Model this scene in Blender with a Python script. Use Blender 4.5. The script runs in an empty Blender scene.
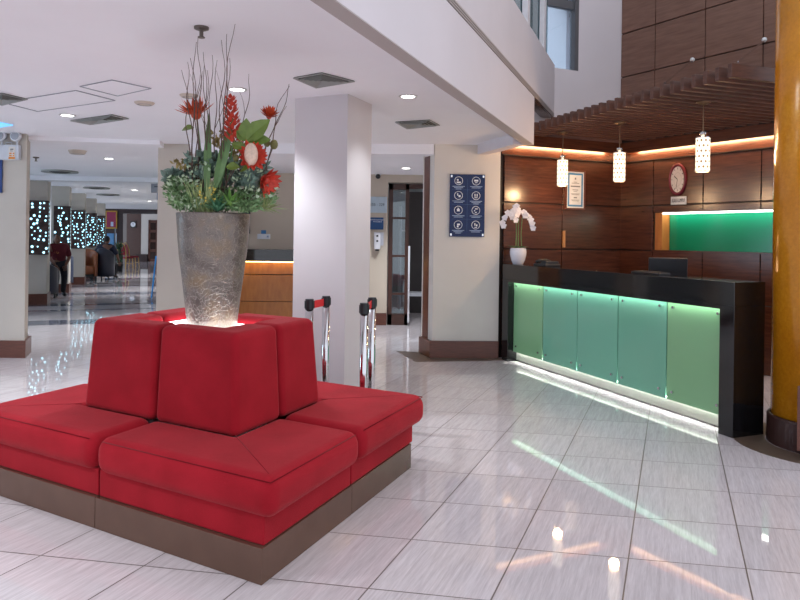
import bpy, bmesh, math, random
from mathutils import Vector, Matrix
random.seed(7)
PI = math.pi
SC = bpy.context.scene
COL = SC.collection
# ------------------------------------------------------------------ camera frame helpers
F, HZ, H, ROLL = 680.0, 238.0, 1.45, 0.0135
CR, SR = math.cos(ROLL), math.sin(ROLL)

def ray(x, y):
    u, v = (x - 400) / F, (HZ - y) / F
    return Vector((u * CR - v * SR, 1.0, u * SR + v * CR))

def fl(x, y, z=0.0):                       # point of a level plane (height z) seen at x, y
    r = ray(x, y)
    t = (z - H) / r.z
    return Vector((r.x * t, t, z))

def at(x, y, Y):                           # point at depth Y seen at x, y
    r = ray(x, y)
    return Vector((r.x * Y, Y, H + r.z * Y))

def onwall(x, y, P, D):                    # point on the vertical plane through P along D
    r = ray(x, y)
    den = r.x * D.y - r.y * D.x
    t = (P.x * D.y - P.y * D.x) / den
    return Vector((r.x * t, t, H + r.z * t))

# ------------------------------------------------------------------ materials
def lin(c):
    c = c / 255.0
    return c / 12.92 if c <= 0.04045 else ((c + 0.055) / 1.055) ** 2.4

def C(r, g, b):
    return (lin(r), lin(g), lin(b), 1.0)

class NT:
    def __init__(s, name):
        s.m = bpy.data.materials.new(name); s.m.use_nodes = True
        s.t = s.m.node_tree; s.n = s.t.nodes; s.b = s.n['Principled BSDF']
    def new(s, typ, **kw):
        n = s.n.new(typ)
        for k, v in kw.items(): setattr(n, k, v)
        return n
    def link(s, a, b): s.t.links.new(a, b)
    def coord(s, scale=(1, 1, 1), out='Object'):
        tc = s.new('ShaderNodeTexCoord'); mp = s.new('ShaderNodeMapping')
        mp.inputs['Scale'].default_value = scale
        s.link(tc.outputs[out], mp.inputs['Vector'])
        return mp.outputs['Vector']
    def noise(s, vec, scale, detail=4, rough=0.5):
        n = s.new('ShaderNodeTexNoise'); n.inputs['Scale'].default_value = scale
        n.inputs['Detail'].default_value = detail; n.inputs['Roughness'].default_value = rough
        s.link(vec, n.inputs['Vector']); return n.outputs['Fac']
    def ramp(s, fac, stops):
        r = s.new('ShaderNodeValToRGB'); e = r.color_ramp.elements
        while len(e) < len(stops): e.new(0.5)
        for el, (p, c) in zip(e, stops): el.position = p; el.color = c
        s.link(fac, r.inputs['Fac']); return r.outputs['Color']
    def math(s, op, a, b=None):
        n = s.new('ShaderNodeMath', operation=op)
        for i, v in enumerate((a, b)):
            if v is None: continue
            if isinstance(v, (int, float)): n.inputs[i].default_value = v
            else: s.link(v, n.inputs[i])
        return n.outputs[0]
    def mix(s, fac, a, b):
        n = s.new('ShaderNodeMix', data_type='RGBA')
        for i, v in ((0, fac), (6, a), (7, b)):
            if isinstance(v, (int, float, tuple)): n.inputs[i].default_value = v
            else: s.link(v, n.inputs[i])
        return n.outputs[2]
    def bump(s, h, strength=0.2, dist=0.01):
        n = s.new('ShaderNodeBump'); n.inputs['Strength'].default_value = strength
        n.inputs['Distance'].default_value = dist
        s.link(h, n.inputs['Height']); s.link(n.outputs['Normal'], s.b.inputs['Normal'])
    def set(s, **kw):
        for k, v in kw.items():
            i = s.b.inputs[k.replace('_', ' ')]
            if isinstance(v, (int, float, tuple)): i.default_value = v
            else: s.link(v, i)

def plain(name, col, rough=0.5, metal=0.0, var=0.06, scale=12, bump=0.0, **kw):
    t = NT(name)
    v = t.coord()
    f = t.noise(v, scale)
    lo = tuple(c * (1 - var) for c in col[:3]) + (1,)
    hi = tuple(min(1, c * (1 + var)) for c in col[:3]) + (1,)
    t.set(Base_Color=t.ramp(f, [(0.3, lo), (0.7, hi)]), Roughness=rough, Metallic=metal, **kw)
    if bump: t.bump(t.noise(v, scale * 8), bump, 0.004)
    return t.m

def emit(name, col, strength):
    t = NT(name)
    t.set(Base_Color=col, Emission_Color=col, Emission_Strength=strength, Roughness=0.5)
    return t.m

def wood(name, dark, light, rough=0.3, scale=(1.2, 1.2, 14), coat=0.15):
    t = NT(name)
    v = t.coord(scale)
    f = t.noise(v, 3.0, 6, 0.6)
    v2 = t.coord((1, 1, 1)); g = t.noise(v2, 1.4, 2)
    c = t.ramp(f, [(0.3, dark), (0.7, light)])
    c2 = t.mix(t.math('MULTIPLY', g, 0.35), c, dark)
    t.set(Base_Color=c2, Roughness=rough, Coat_Weight=coat, Coat_Roughness=0.2)
    return t.m

def glass(name, tint, refl=0.12, body=0.0):
    # thin pane: tinted transparency + mirror reflection (+ a milky body)
    t = NT(name); t.n.remove(t.b)
    out = t.n['Material Output']
    tr = t.new('ShaderNodeBsdfTransparent'); tr.inputs['Color'].default_value = tint
    gl = t.new('ShaderNodeBsdfGlossy'); gl.inputs['Roughness'].default_value = 0.02
    fr = t.new('ShaderNodeFresnel'); fr.inputs['IOR'].default_value = 1.5
    f = t.math('ADD', fr.outputs[0], refl * 0.5)
    mx = t.new('ShaderNodeMixShader')
    t.link(f, mx.inputs[0]); t.link(tr.outputs[0], mx.inputs[1]); t.link(gl.outputs[0], mx.inputs[2])
    last = mx
    if body:
        df = t.new('ShaderNodeBsdfDiffuse'); df.inputs['Color'].default_value = tint
        m2 = t.new('ShaderNodeMixShader'); m2.inputs[0].default_value = body
        t.link(mx.outputs[0], m2.inputs[1]); t.link(df.outputs[0], m2.inputs[2]); last = m2
    t.link(last.outputs[0], out.inputs['Surface'])
    return t.m

def floor_mat():
    t = NT('stone_tile')
    # lattice of the tiles: u across, v along
    tc = t.new('ShaderNodeTexCoord'); sp = t.new('ShaderNodeSeparateXYZ')
    t.link(tc.outputs['Object'], sp.inputs[0])
    x, y = sp.outputs[0], sp.outputs[1]
    def lc(a, b, c): return t.math('ADD', t.math('ADD', t.math('MULTIPLY', x, a), t.math('MULTIPLY', y, b)), c)
    u = lc(*TILE_U); v = lc(*TILE_V)
    def edge(k, w):
        fr = t.math('FRACT', k)
        d = t.math('MINIMUM', fr, t.math('SUBTRACT', 1.0, fr))
        return t.math('LESS_THAN', d, w)
    line = t.math('MAXIMUM', edge(u, 0.0065), edge(v, 0.0065))
    cell = t.new('ShaderNodeCombineXYZ')
    t.link(t.math('FLOOR', u), cell.inputs[0]); t.link(t.math('FLOOR', v), cell.inputs[1])
    wn = t.new('ShaderNodeTexWhiteNoise', noise_dimensions='2D'); t.link(cell.outputs[0], wn.inputs['Vector'])
    cv = t.new('ShaderNodeCombineXYZ')
    t.link(t.math('MULTIPLY', u, 26.0), cv.inputs[0]); t.link(t.math('MULTIPLY', v, 1.3), cv.inputs[1])
    t.link(t.math('MULTIPLY', wn.outputs['Value'], 40.0), cv.inputs[2])
    st = t.noise(cv.outputs[0], 1.0, 5, 0.6)
    cv2 = t.new('ShaderNodeCombineXYZ')
    t.link(t.math('MULTIPLY', u, 90.0), cv2.inputs[0]); t.link(t.math('MULTIPLY', v, 5.0), cv2.inputs[1])
    t.link(t.math('MULTIPLY', wn.outputs['Value'], 40.0), cv2.inputs[2])
    st2 = t.noise(cv2.outputs[0], 1.0, 3, 0.6)
    s = t.math('ADD', t.math('MULTIPLY', st, 0.55), t.math('MULTIPLY', st2, 0.45))
    c = t.ramp(s, [(0.28, C(*TILE_LO)), (0.52, C(*TILE_MID)), (0.76, C(*TILE_HI))])
    dim = t.math('ADD', 0.94, t.math('MULTIPLY', wn.outputs['Value'], 0.1))
    c = t.mix(1.0, c, c)
    mul = t.new('ShaderNodeMix', data_type='RGBA', blend_type='MULTIPLY'); mul.inputs[0].default_value = 1.0
    t.link(c, mul.inputs[6]); cc = t.new('ShaderNodeCombineXYZ')
    for i in range(3): t.link(dim, cc.inputs[i])
    t.link(cc.outputs[0], mul.inputs[7])
    c = t.mix(t.math('MULTIPLY', line, 0.95), mul.outputs[2], C(90, 78, 72))
    t.set(Base_Color=c, Roughness=t.math('ADD', 0.025, t.math('MULTIPLY', line, 0.4)), IOR=1.55)
    t.set(Specular_IOR_Level=0.5)
    return t.m

# ------------------------------------------------------------------ mesh builder
class MB:
    def __init__(s): s.bm = bmesh.new()
    def prism(s, poly, z0, z1, top=None):
        top = top or poly
        b = [s.bm.verts.new((p[0], p[1], z0)) for p in poly]
        t = [s.bm.verts.new((p[0], p[1], z1)) for p in top]
        n = len(poly)
        s.bm.faces.new(b[::-1]); s.bm.faces.new(t)
        for i in range(n): s.bm.faces.new((b[i], b[(i + 1) % n], t[(i + 1) % n], t[i]))
        return s
    def box(s, c, size, rz=0.0, M=None):
        hx, hy, hz = (d / 2 for d in size)
        R = Matrix.Rotation(rz, 4, 'Z') if M is None else M
        vs = [s.bm.verts.new(Vector(c) + R @ Vector((x, y, z))) for x in (-hx, hx) for y in (-hy, hy) for z in (-hz, hz)]
        for f in ((0, 1, 3, 2), (4, 6, 7, 5), (0, 4, 5, 1), (2, 3, 7, 6), (0, 2, 6, 4), (1, 5, 7, 3)):
            s.bm.faces.new([vs[i] for i in f])
        return s
    def bar(s, a, b, w, h):                 # rectangular bar between two points
        a, b = Vector(a), Vector(b); d = b - a
        q = d.to_track_quat('Y', 'Z').to_matrix().to_4x4()
        return s.box((a + b) / 2, (w, d.length, h), M=q)
    def ring_loft(s, rings, cap=True, closed=True):
        vr = [[s.bm.verts.new(p) for p in r] for r in rings]
        n = len(rings[0])
        for a, b in zip(vr, vr[1:]):
            for i in range(n if closed else n - 1):
                s.bm.faces.new((a[i], a[(i + 1) % n], b[(i + 1) % n], b[i]))
        if cap:
            s.bm.faces.new(vr[0][::-1]); s.bm.faces.new(vr[-1])
        return s
    def lathe(s, prof, c=(0, 0, 0), seg=32, cap=True, M=None):
        M = M or Matrix.Identity(4)
        rings = [[Vector(c) + M @ Vector((r * math.cos(2 * PI * k / seg), r * math.sin(2 * PI * k / seg), z)) for k in range(seg)] for r, z in prof]
        return s.ring_loft(rings, cap)
    def cyl(s, a, b, r, seg=16, r2=None):
        a, b = Vector(a), Vector(b); d = b - a
        M = d.to_track_quat('Z', 'Y').to_matrix().to_4x4()
        return s.lathe([(r, 0), (r if r2 is None else r2, d.length)], a, seg, True, M)
    def tube(s, pts, r, seg=6, r1=None):
        pts = [Vector(p) for p in pts]; n = len(pts); rings = []
        up = Vector((0.31, 0.57, 0.76)).normalized()
        for i, p in enumerate(pts):
            d = (pts[min(i + 1, n - 1)] - pts[max(i - 1, 0)]).normalized()
            e1 = d.cross(up).normalized(); e2 = d.cross(e1)
            rr = r if r1 is None else r + (r1 - r) * i / (n - 1)
            rings.append([p + rr * (math.cos(2 * PI * k / seg) * e1 + math.sin(2 * PI * k / seg) * e2) for k in range(seg)])
        return s.ring_loft(rings)
    def ball(s, c, r, sx=1, sy=1, sz=1, seg=12, M=None):
        M = M or Matrix.Identity(4)
        rings = []
        for i in range(1, seg // 2 + 3):
            th = PI * i / (seg // 2 + 3)
            rings.append([Vector(c) + M @ Vector((r * sx * math.sin(th) * math.cos(2 * PI * k / seg), r * sy * math.sin(th) * math.sin(2 * PI * k / seg), -r * sz * math.cos(th))) for k in range(seg)])
        return s.ring_loft(rings)
    def quad(s, *p):
        s.bm.faces.new([s.bm.verts.new(q) for q in p]); return s
    def leaf(s, p, d, L, W, n=None, curl=0.25, fold=0.15):
        p, d = Vector(p), Vector(d).normalized()
        n = Vector(n).normalized() if n else Vector((random.uniform(-1, 1), random.uniform(-1, 1), random.uniform(-1, 1)))
        e = d.cross(n)
        if e.length < 1e-3: e = d.cross(Vector((0.3, 0.8, 0.1)))
        e.normalize(); u = e.cross(d)
        prof = [(0, 0.12), (0.3, 0.85), (0.55, 1.0), (0.8, 0.6), (1.0, 0.05)]
        rows = []
        for t, w in prof:
            c = p + d * (L * t) - u * (curl * L * t * t)
            rows.append((s.bm.verts.new(c - e * W / 2 * w + u * fold * W * w), s.bm.verts.new(c), s.bm.verts.new(c + e * W / 2 * w + u * fold * W * w)))
        for a, b in zip(rows, rows[1:]):
            s.bm.faces.new((a[0], a[1], b[1], b[0])); s.bm.faces.new((a[1], a[2], b[2], b[1]))
        return s
    def build(s, name, mat, parent=None, smooth=False, bevel=0.0, seg=3, loc=None, ang=0.6):
        me = bpy.data.meshes.new(name)
        bmesh.ops.recalc_face_normals(s.bm, faces=s.bm.faces[:])
        s.bm.to_mesh(me); s.bm.free()
        me.materials.append(mat)
        o = bpy.data.objects.new(name, me); COL.objects.link(o)
        if smooth or bevel:
            for p in me.polygons: p.use_smooth = True
        if bevel:
            m = o.modifiers.new('bevel', 'BEVEL'); m.width = bevel; m.segments = seg; m.limit_method = 'ANGLE'; m.angle_limit = ang
            o.modifiers.new('wn', 'WEIGHTED_NORMAL').keep_sharp = True
        if parent: o.parent = parent
        if loc is not None: o.location = loc
        return o

def tag(o, label, cat, group=None, kind=None):
    o['label'] = label
    o['category'] = cat
    if group: o['group'] = group
    if kind: o['kind'] = kind
    return o

def thing(name, label, cat, loc=(0, 0, 0), rz=0.0, group=None):
    o = bpy.data.objects.new(name, None); COL.objects.link(o)
    o.empty_display_size = 0.1
    o.location = loc; o.rotation_euler = (0, 0, rz)
    return tag(o, label, cat, group)

def struct(name, mb, mat, **kw):
    o = mb.build(name, mat, **kw); o['kind'] = 'structure'; return o

def copy_thing(r, loc, rz, label=None):
    c = r.copy(); COL.objects.link(c); c.location = loc; c.rotation_euler = (0, 0, rz)
    if label: c['label'] = label
    for ch in [q for q in r.children if q.type != 'LIGHT']:
        k = ch.copy(); COL.objects.link(k); k.parent = c
        for g in list(ch.children):
            q = g.copy(); COL.objects.link(q); q.parent = k
    return c

def text(name, s, size, mat, parent, loc, rot, align='CENTER', ext=0.0008):
    cu = bpy.data.curves.new(name, 'FONT'); cu.body = s; cu.size = size
    cu.align_x = align; cu.align_y = 'CENTER'; cu.extrude = ext
    cu.materials.append(mat)
    o = bpy.data.objects.new(name, cu); COL.objects.link(o)
    me = bpy.data.meshes.new_from_object(o.evaluated_get(bpy.context.evaluated_depsgraph_get()))
    COL.objects.unlink(o); bpy.data.objects.remove(o)
    if not me.materials: me.materials.append(mat)
    o = bpy.data.objects.new(name, me); COL.objects.link(o)
    o.parent = parent; o.location = loc; o.rotation_euler = rot
    return o

def area(name, loc, rot, sx, sy, power, col=(1, 1, 1)):
    l = bpy.data.lights.new(name, 'AREA'); l.shape = 'RECTANGLE'; l.size = sx; l.size_y = sy
    l.energy = power; l.color = col
    o = bpy.data.objects.new(name, l); COL.objects.link(o); o.location = loc; o.rotation_euler = rot
    return o

def spot(name, loc, power, col=(1, 0.95, 0.9), ang=2.2, blend=0.7, r=0.05):
    l = bpy.data.lights.new(name, 'SPOT'); l.energy = power; l.color = col
    l.spot_size = ang; l.spot_blend = blend; l.shadow_soft_size = r
    o = bpy.data.objects.new(name, l); COL.objects.link(o); o.location = loc
    return o

def point(name, loc, power, col, r=0.04):
    l = bpy.data.lights.new(name, 'POINT'); l.energy = power; l.color = col; l.shadow_soft_size = r
    o = bpy.data.objects.new(name, l); COL.objects.link(o); o.location = loc
    return o

# ------------------------------------------------------------------ tile lattice (set in world metres)
TILE_U = (0, 0, 0); TILE_V = (0, 0, 0)
TILE_U = (1.893, -0.762, 1.354); TILE_V = (0.339, 2.022, -6.645)
TILE_LO, TILE_MID, TILE_HI = (184, 175, 177), (208, 200, 202), (227, 220, 222)

M = {}
M['floor'] = floor_mat()
M['ceil'] = plain('ceiling_paint', C(240, 238, 242), 0.85, var=0.015, scale=2)
M['white_wall'] = plain('white_wall_paint', C(205, 198, 197), 0.8, var=0.02, scale=2)
M['cream'] = plain('cream_wall_paint', C(214, 209, 202), 0.75, var=0.02, scale=3)
M['pillar_beige'] = plain('beige_pillar_paint', C(196, 187, 176), 0.75, var=0.03, scale=3)
M['beige'] = plain('beige_wall_paint', C(200, 188, 172), 0.8, var=0.02, scale=3)
M['pillar'] = plain('pillar_paint', C(200, 194, 196), 0.7, var=0.02, scale=3, bump=0.05)
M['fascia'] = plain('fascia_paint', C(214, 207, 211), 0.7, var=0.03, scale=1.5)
M['soffit'] = plain('shaded_fascia_paint', C(176, 166, 163), 0.8, var=0.02, scale=2)  # fascia colour darkened; shade under the beam put into the paint
M['wood'] = wood('reddish_wood_veneer', C(54, 27, 17), C(88, 48, 31), 0.27)
M['wood_skylit'] = wood('matte_skylit_veneer', C(110, 77, 64), C(136, 102, 87), 0.5, coat=0.0)  # same veneer as the lower panels, lightened; sky light put into the colour
M['wood_gap'] = plain('panel_gap', C(28, 14, 11), 0.6)
M['base_wood'] = wood('skirting_wood', C(84, 44, 32), C(112, 62, 46), 0.35, (3, 3, 30))
M['slat'] = wood('pergola_wood', C(76, 49, 41), C(108, 74, 62), 0.45, (2, 2, 10), 0.05)
M['door_wood'] = wood('door_frame_wood', C(58, 32, 24), C(80, 46, 34), 0.35)
M['light_wood'] = wood('honey_wood', C(150, 92, 40), C(178, 116, 56), 0.35, (6, 6, 1.5))
M['granite'] = plain('black_granite', C(20, 20, 22), 0.07, var=0.4, scale=300, Specular_IOR_Level=0.7)
M['steel_kick'] = plain('brushed_steel', C(132, 130, 124), 0.4, 0.2, var=0.03)
M['chrome'] = plain('chrome', C(210, 210, 212), 0.12, 1.0, var=0.02)
M['led_white'] = emit('white_led_strip', (1, 0.98, 0.92, 1), 7)
M['led_green'] = emit('cool_led_strip', (0.9, 1, 0.95, 1), 11)
M['led_warm'] = emit('warm_led_strip', (1, 0.62, 0.32, 1), 60)
M['glassA'] = plain('green_back_painted_glass', C(122, 188, 160), 0.05, var=0.02, scale=1, Specular_IOR_Level=0.65)
M['glassB'] = plain('yellow_green_back_painted_glass', C(138, 190, 142), 0.05, var=0.02, scale=1, Specular_IOR_Level=0.65)
M['niche'] = plain('emerald_back_painted_glass', C(10, 112, 80), 0.12, var=0.02, scale=1)
M['black'] = plain('black_plastic', C(22, 24, 30), 0.4)
M['dark_rubber'] = plain('dark_rubber', C(28, 28, 30), 0.6)
M['gap_brown'] = plain('panel_edge', C(96, 70, 48), 0.5)

def fabric_mat(name, lo, hi, scale=420):
    t = NT(name); v = t.coord()
    f = t.noise(v, scale, 3, 0.7); g = t.noise(v, 5, 4)
    s = t.math('ADD', t.math('MULTIPLY', f, 0.6), t.math('MULTIPLY', g, 0.4))
    t.set(Base_Color=t.ramp(s, [(0.35, lo), (0.65, hi)]), Roughness=0.9, Sheen_Weight=0.25, Sheen_Roughness=0.4, Specular_IOR_Level=0.2)
    t.set(Sheen_Tint=(1, 0.3, 0.3, 1))
    t.bump(f, 0.35, 0.003)
    return t.m
M['red'] = fabric_mat('red_wool_fabric', C(136, 13, 26), C(172, 27, 42))
M['red_dark'] = fabric_mat('red_seam', C(100, 9, 19), C(125, 14, 26))
M['plinth'] = plain('bronze_laminate', C(106, 80, 67), 0.2, 0.3, var=0.08, scale=6)

# ------------------------------------------------------------------ directions and key points
PN, PF = fl(732.5, 438.4), fl(501.5, 359.6)                # counter, near and far foot of the front
CD = (PF - PN).normalized()                                # along the counter, away from us
CP = Vector((CD.y, -CD.x, 0))                              # to the right / behind the counter
ANG_C = math.atan2(CD.y, CD.x)
W1 = at(620, 241, 9.15); W1.z = 0                          # corner of the two veneered walls
WL0 = at(500, 239, 8.35); WL0.z = 0
WR0 = at(775, 243, 7.38); WR0.z = 0
DL = (W1 - WL0).normalized(); DR = (WR0 - W1).normalized()
NL = Vector((DL.y, -DL.x, 0)); NR = Vector((DR.y, -DR.x, 0))   # point into the room
if NL.y > 0: NL = -NL
if NR.x > 0: NR = -NR

def wp(P, D, s, N=None, off=0.0):                          # plan point along a wall
    q = P + D * s
    return q + N * off if N is not None else q

def wbox(mb, P, D, N, s0, s1, o0, o1, z0, z1):             # box along a wall, offset o0..o1 into the room
    mb.prism([wp(P, D, s0, N, o0), wp(P, D, s1, N, o0), wp(P, D, s1, N, o1), wp(P, D, s0, N, o1)], z0, z1)

# ------------------------------------------------------------------ floor, ceilings
struct('floor', MB().prism([(-16, -3), (9, -3), (9, 42), (-16, 42)], -0.1, 0.0), M['floor'])

FP, FD = Vector((-0.291, 2.955, 0)), Vector((0.3914, 1, 0)).normalized()   # fascia line of the upper floor
def fx(Y, off=0.0): return FP.x + (Y - FP.y) * FD.x / FD.y + off
CZ = 2.6
struct('ceiling', MB().prism([(-22, -3), (fx(-3, -0.08), -3), (fx(7.37, -0.08), 7.37), (1.02, 8.4), (1.9, 12.5), (-3, 12.5), (-9.5, 31.5), (-22, 31.5)], CZ, CZ + 0.25), M['ceil'])
# header and lowered ceiling over the passage at the back
HD0, HD1 = at(190, 140, 8.5), at(434, 142, 8.28)
struct('trim_1', MB().prism([(HD0.x, 8.5), (HD1.x, 8.28), (HD1.x, 8.5), (HD0.x, 8.75)], 2.475, CZ), M['ceil'])
struct('ceiling_back', MB().prism([(-2.9, 8.7), (0.9, 8.6), (0.9, 8.9), (1.9, 9.5), (1.9, 12.4), (-2.9, 12.4)], 2.5, 2.56), M['ceil'])
# shallow beams across the corridor ceiling
for i, (y, Y) in enumerate(((134, 7.95), (174.5, 13.4))):
    a, b = at(-20, y, Y), at(160, y, Y + 0.35)
    d = (b - a); d.z = 0; nrm = Vector((-d.y, d.x, 0)).normalized()
    z0 = CZ - 0.05 if i == 0 else CZ - 0.09
    struct('trim_%d' % (i + 2), MB().prism([a, b, b + nrm * 0.5, a + nrm * 0.5], z0, CZ), M['ceil'])

# ------------------------------------------------------------------ fascia of the upper floor
fas = MB()
FN = Vector((FD.y, -FD.x, 0))
def fpt(Y, o=0.0):
    p = Vector((fx(Y), Y, 0)); return p + FN * o
fas.prism([fpt(-3), fpt(7.37), fpt(7.37, -0.1), fpt(-3, -0.1)], 2.48, 3.0)
struct('wall_upper', fas, M['fascia'], bevel=0.004)
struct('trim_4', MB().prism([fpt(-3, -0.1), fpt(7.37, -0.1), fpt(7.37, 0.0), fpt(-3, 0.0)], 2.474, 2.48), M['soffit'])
par = MB().prism([fpt(-3), fpt(8.66), fpt(8.66, -0.16), fpt(-3, -0.16)], 3.065, 3.68)
struct('wall_parapet', par, M['fascia'], bevel=0.006)
gr = MB()
for k, z in enumerate((3.005, 3.033, 3.058)):
    gr.prism([fpt(-3, -0.012), fpt(8.66, -0.012), fpt(8.66, -0.15), fpt(-3, -0.15)], z, z + 0.008)
gr.prism([fpt(-3, -0.03), fpt(8.66, -0.03), fpt(8.66, -0.15), fpt(-3, -0.15)], 3.0, 3.065)
struct('trim_5', gr, M['plinth'])
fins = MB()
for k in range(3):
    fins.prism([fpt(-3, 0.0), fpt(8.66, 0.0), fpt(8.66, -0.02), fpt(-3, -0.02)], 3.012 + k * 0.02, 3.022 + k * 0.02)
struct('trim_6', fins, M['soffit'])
# return beam towards the wall with the sign
rb0, rb1 = fpt(7.37, -0.1), Vector((1.06, 8.3, 0))
rd = (rb1 - rb0).normalized(); rn = Vector((-rd.y, rd.x, 0))
struct('trim_7', MB().prism([rb0, rb1, rb1 + rn * 0.14, rb0 + rn * 0.14], 2.48, CZ), M['fascia'])

# ------------------------------------------------------------------ wall with the blue sign
A0, B0, A1 = fl(429.5, 358), fl(498.5, 358.2), fl(418.5, 352.3)
FDW = (B0 - A0).normalized(); SDW = (A1 - A0).normalized()
FNW = Vector((FDW.y, -FDW.x, 0)); SNW = Vector((-SDW.y, SDW.x, 0))
ins = 0.035
wa = A0 - FNW * ins - SNW * ins
wb = B0 - FNW * ins
wc = A1 - SNW * ins + SDW * 0.0
struct('wall_center', MB().prism([wa, wb, wb + SDW * 0.8, wa + SDW * (A1 - A0).length], 0, CZ), M['cream'])
sk = MB().prism([A0, B0 + FDW * 0.0, B0 - FNW * ins, wa], 0, 0.205)
sk.prism([A0, wa, wa + SDW * ((A1 - A0).length), A1], 0, 0.205)
struct('baseboard_center', sk, M['base_wood'], bevel=0.004)
L1 = (A1 - A0).length
struct('trim_8', MB().prism([wa + SDW * 0.16 + SNW * 0.006, wa + SDW * 0.36 + SNW * 0.006, wa + SDW * 0.36 - SNW * 0.02, wa + SDW * 0.16 - SNW * 0.02], 0.205, 2.475), M['base_wood'])

# ------------------------------------------------------------------ veneered walls of the reception
ZL = [0.0, 0.757, 1.333, 1.907, 2.486]
LL = (W1 - WL0).length
vL = [onwall(561, 200, WL0, DL), W1]
s561 = (Vector((vL[0].x, vL[0].y, 0)) - WL0).dot(DL)
LS = [0.03, s561, LL]
def panels(mb, P, D, N, ss, zz, th, skip=()):
    for i, (a, b) in enumerate(zip(ss, ss[1:])):
        for j, (c, d) in enumerate(zip(zz, zz[1:])):
            if (i, j) in skip: continue
            wbox(mb, P, D, N, a + 0.006, b - 0.006, 0.0, th, c + 0.007, d - 0.007)
struct('wall_left', (lambda m: (wbox(m, WL0, DL, NL, -0.02, LL + 0.2, -0.2, 0.0, 0, 2.9), m)[1])(MB()), M['wood_gap'])
pl = MB(); panels(pl, WL0, DL, NL, LS, ZL, 0.03)
wbox(pl, WL0, DL, NL, 0.0, LL, 0.0, 0.012, 2.49, 2.75)
struct('wall_left_panels', pl, M['wood'], bevel=0.003, seg=2)
def sR(x): 
    p = onwall(x, 200, W1, DR); p.z = 0; return (p - W1).dot(DR)
RS = [0.0, sR(654.5), sR(704.5), sR(762.5)]; RS.append(2 * RS[3] - RS[2]); RS.append(2 * RS[4] - RS[3]); RS.append(2 * RS[5] - RS[4])
ZR = ZL[:]
nz0, nz1 = 1.34, 1.815
NS0, NS1 = sR(655.5), RS[4]
bk = MB()
wbox(bk, W1, DR, NR, -0.2, NS0, -0.3, 0.0, 0, 6)
wbox(bk, W1, DR, NR, NS0, NS1, -0.3, 0.0, 0, nz0); wbox(bk, W1, DR, NR, NS0, NS1, -0.3, 0.0, nz1, 6)
wbox(bk, W1, DR, NR, NS0, NS1, -0.3, -0.16, nz0, nz1)
wbox(bk, W1, DR, NR, NS1, RS[6], -0.3, 0.0, 0, 6)
struct('wall_right', bk, M['wood_gap'])
pr = MB()
for i in range(6):
    for j in range(4):
        if j == 2 and 1 <= i <= 3: 
            if i <= 3: wbox(pr, W1, DR, NR, RS[i] + .006, RS[i + 1] - .006, 0, 0.03, nz1 + 0.004, 1.9)
            continue
        wbox(pr, W1, DR, NR, RS[i] + .006, RS[i + 1] - .006, 0, 0.03, ZR[j] + .007, ZR[j + 1] - .007)
wbox(pr, W1, DR, NR, 0, RS[6], 0, 0.012, 2.49, 2.75)
struct('wall_right_panels', pr, M['wood'], bevel=0.003, seg=2); pr = MB()
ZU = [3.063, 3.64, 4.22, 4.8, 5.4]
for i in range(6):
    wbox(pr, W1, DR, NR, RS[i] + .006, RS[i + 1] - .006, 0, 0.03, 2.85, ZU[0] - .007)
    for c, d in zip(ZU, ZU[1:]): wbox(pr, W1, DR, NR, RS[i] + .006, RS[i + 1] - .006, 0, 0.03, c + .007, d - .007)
struct('wall_right_upper_panels', pr, M['wood_skylit'], bevel=0.003, seg=2)
# picture-rail band above the light cove, on both walls
cv = MB()
for (P_, D_, N_, a_, b_) in ((WL0, DL, NL, 0.0, LL - 0.1), (W1, DR, NR, 0.0, RS[6])):
    wbox(cv, P_, D_, N_, a_, b_, 0.0, 0.15, 2.66, 2.735)
    wbox(cv, P_, D_, N_, a_, b_, 0.135, 0.15, 2.60, 2.66)
struct('trim_9', cv, M['wood'])
lg = MB()
wbox(lg, WL0, DL, NL, 0.0, LL, 0.0, 0.05, 2.484, 2.496); wbox(lg, W1, DR, NR, 0, RS[6], 0.0, 0.05, 2.484, 2.496)
struct('trim_10', lg, M['wood_gap'])
cl = MB(); wbox(cl, WL0, DL, NL, 0.04, LL - 0.2, 0.131, 0.134, 2.612, 2.65); wbox(cl, W1, DR, NR, 0.2, RS[6] - 0.05, 0.131, 0.134, 2.612, 2.65)
tag(cl.build('cove_light_strip', M['led_warm']), 'warm white cove light strip glowing under the top band of the wood walls', 'light')
# niche with the green glass
ng = MB(); wbox(ng, W1, DR, NR, NS0 + 0.105, NS1 - 0.02, -0.155, -0.145, nz0 + 0.003, nz1 - 0.003)
nic = thing('lit_niche', 'long lit wall niche lined with emerald green glass, right of the clock', 'niche')
ng.build('back_glass', M['niche'], nic)
nf = MB(); wbox(nf, W1, DR, NR, NS0, NS0 + 0.1, -0.155, 0.0, nz0, nz1)
nf.build('side_cheek', M['light_wood'], nic)
nl = MB(); wbox(nl, W1, DR, NR, NS0 + 0.02, NS1 - 0.02, -0.13, -0.01, nz1 - 0.016, nz1 - 0.004)
nl.build('light_strip', M['led_white'], nic)
ns = MB(); wbox(ns, W1, DR, NR, NS0 - 0.01, NS1, -0.155, 0.034, nz0 - 0.016, nz0 + 0.002)
ns.build('sill', M['wood'], nic)
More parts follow.
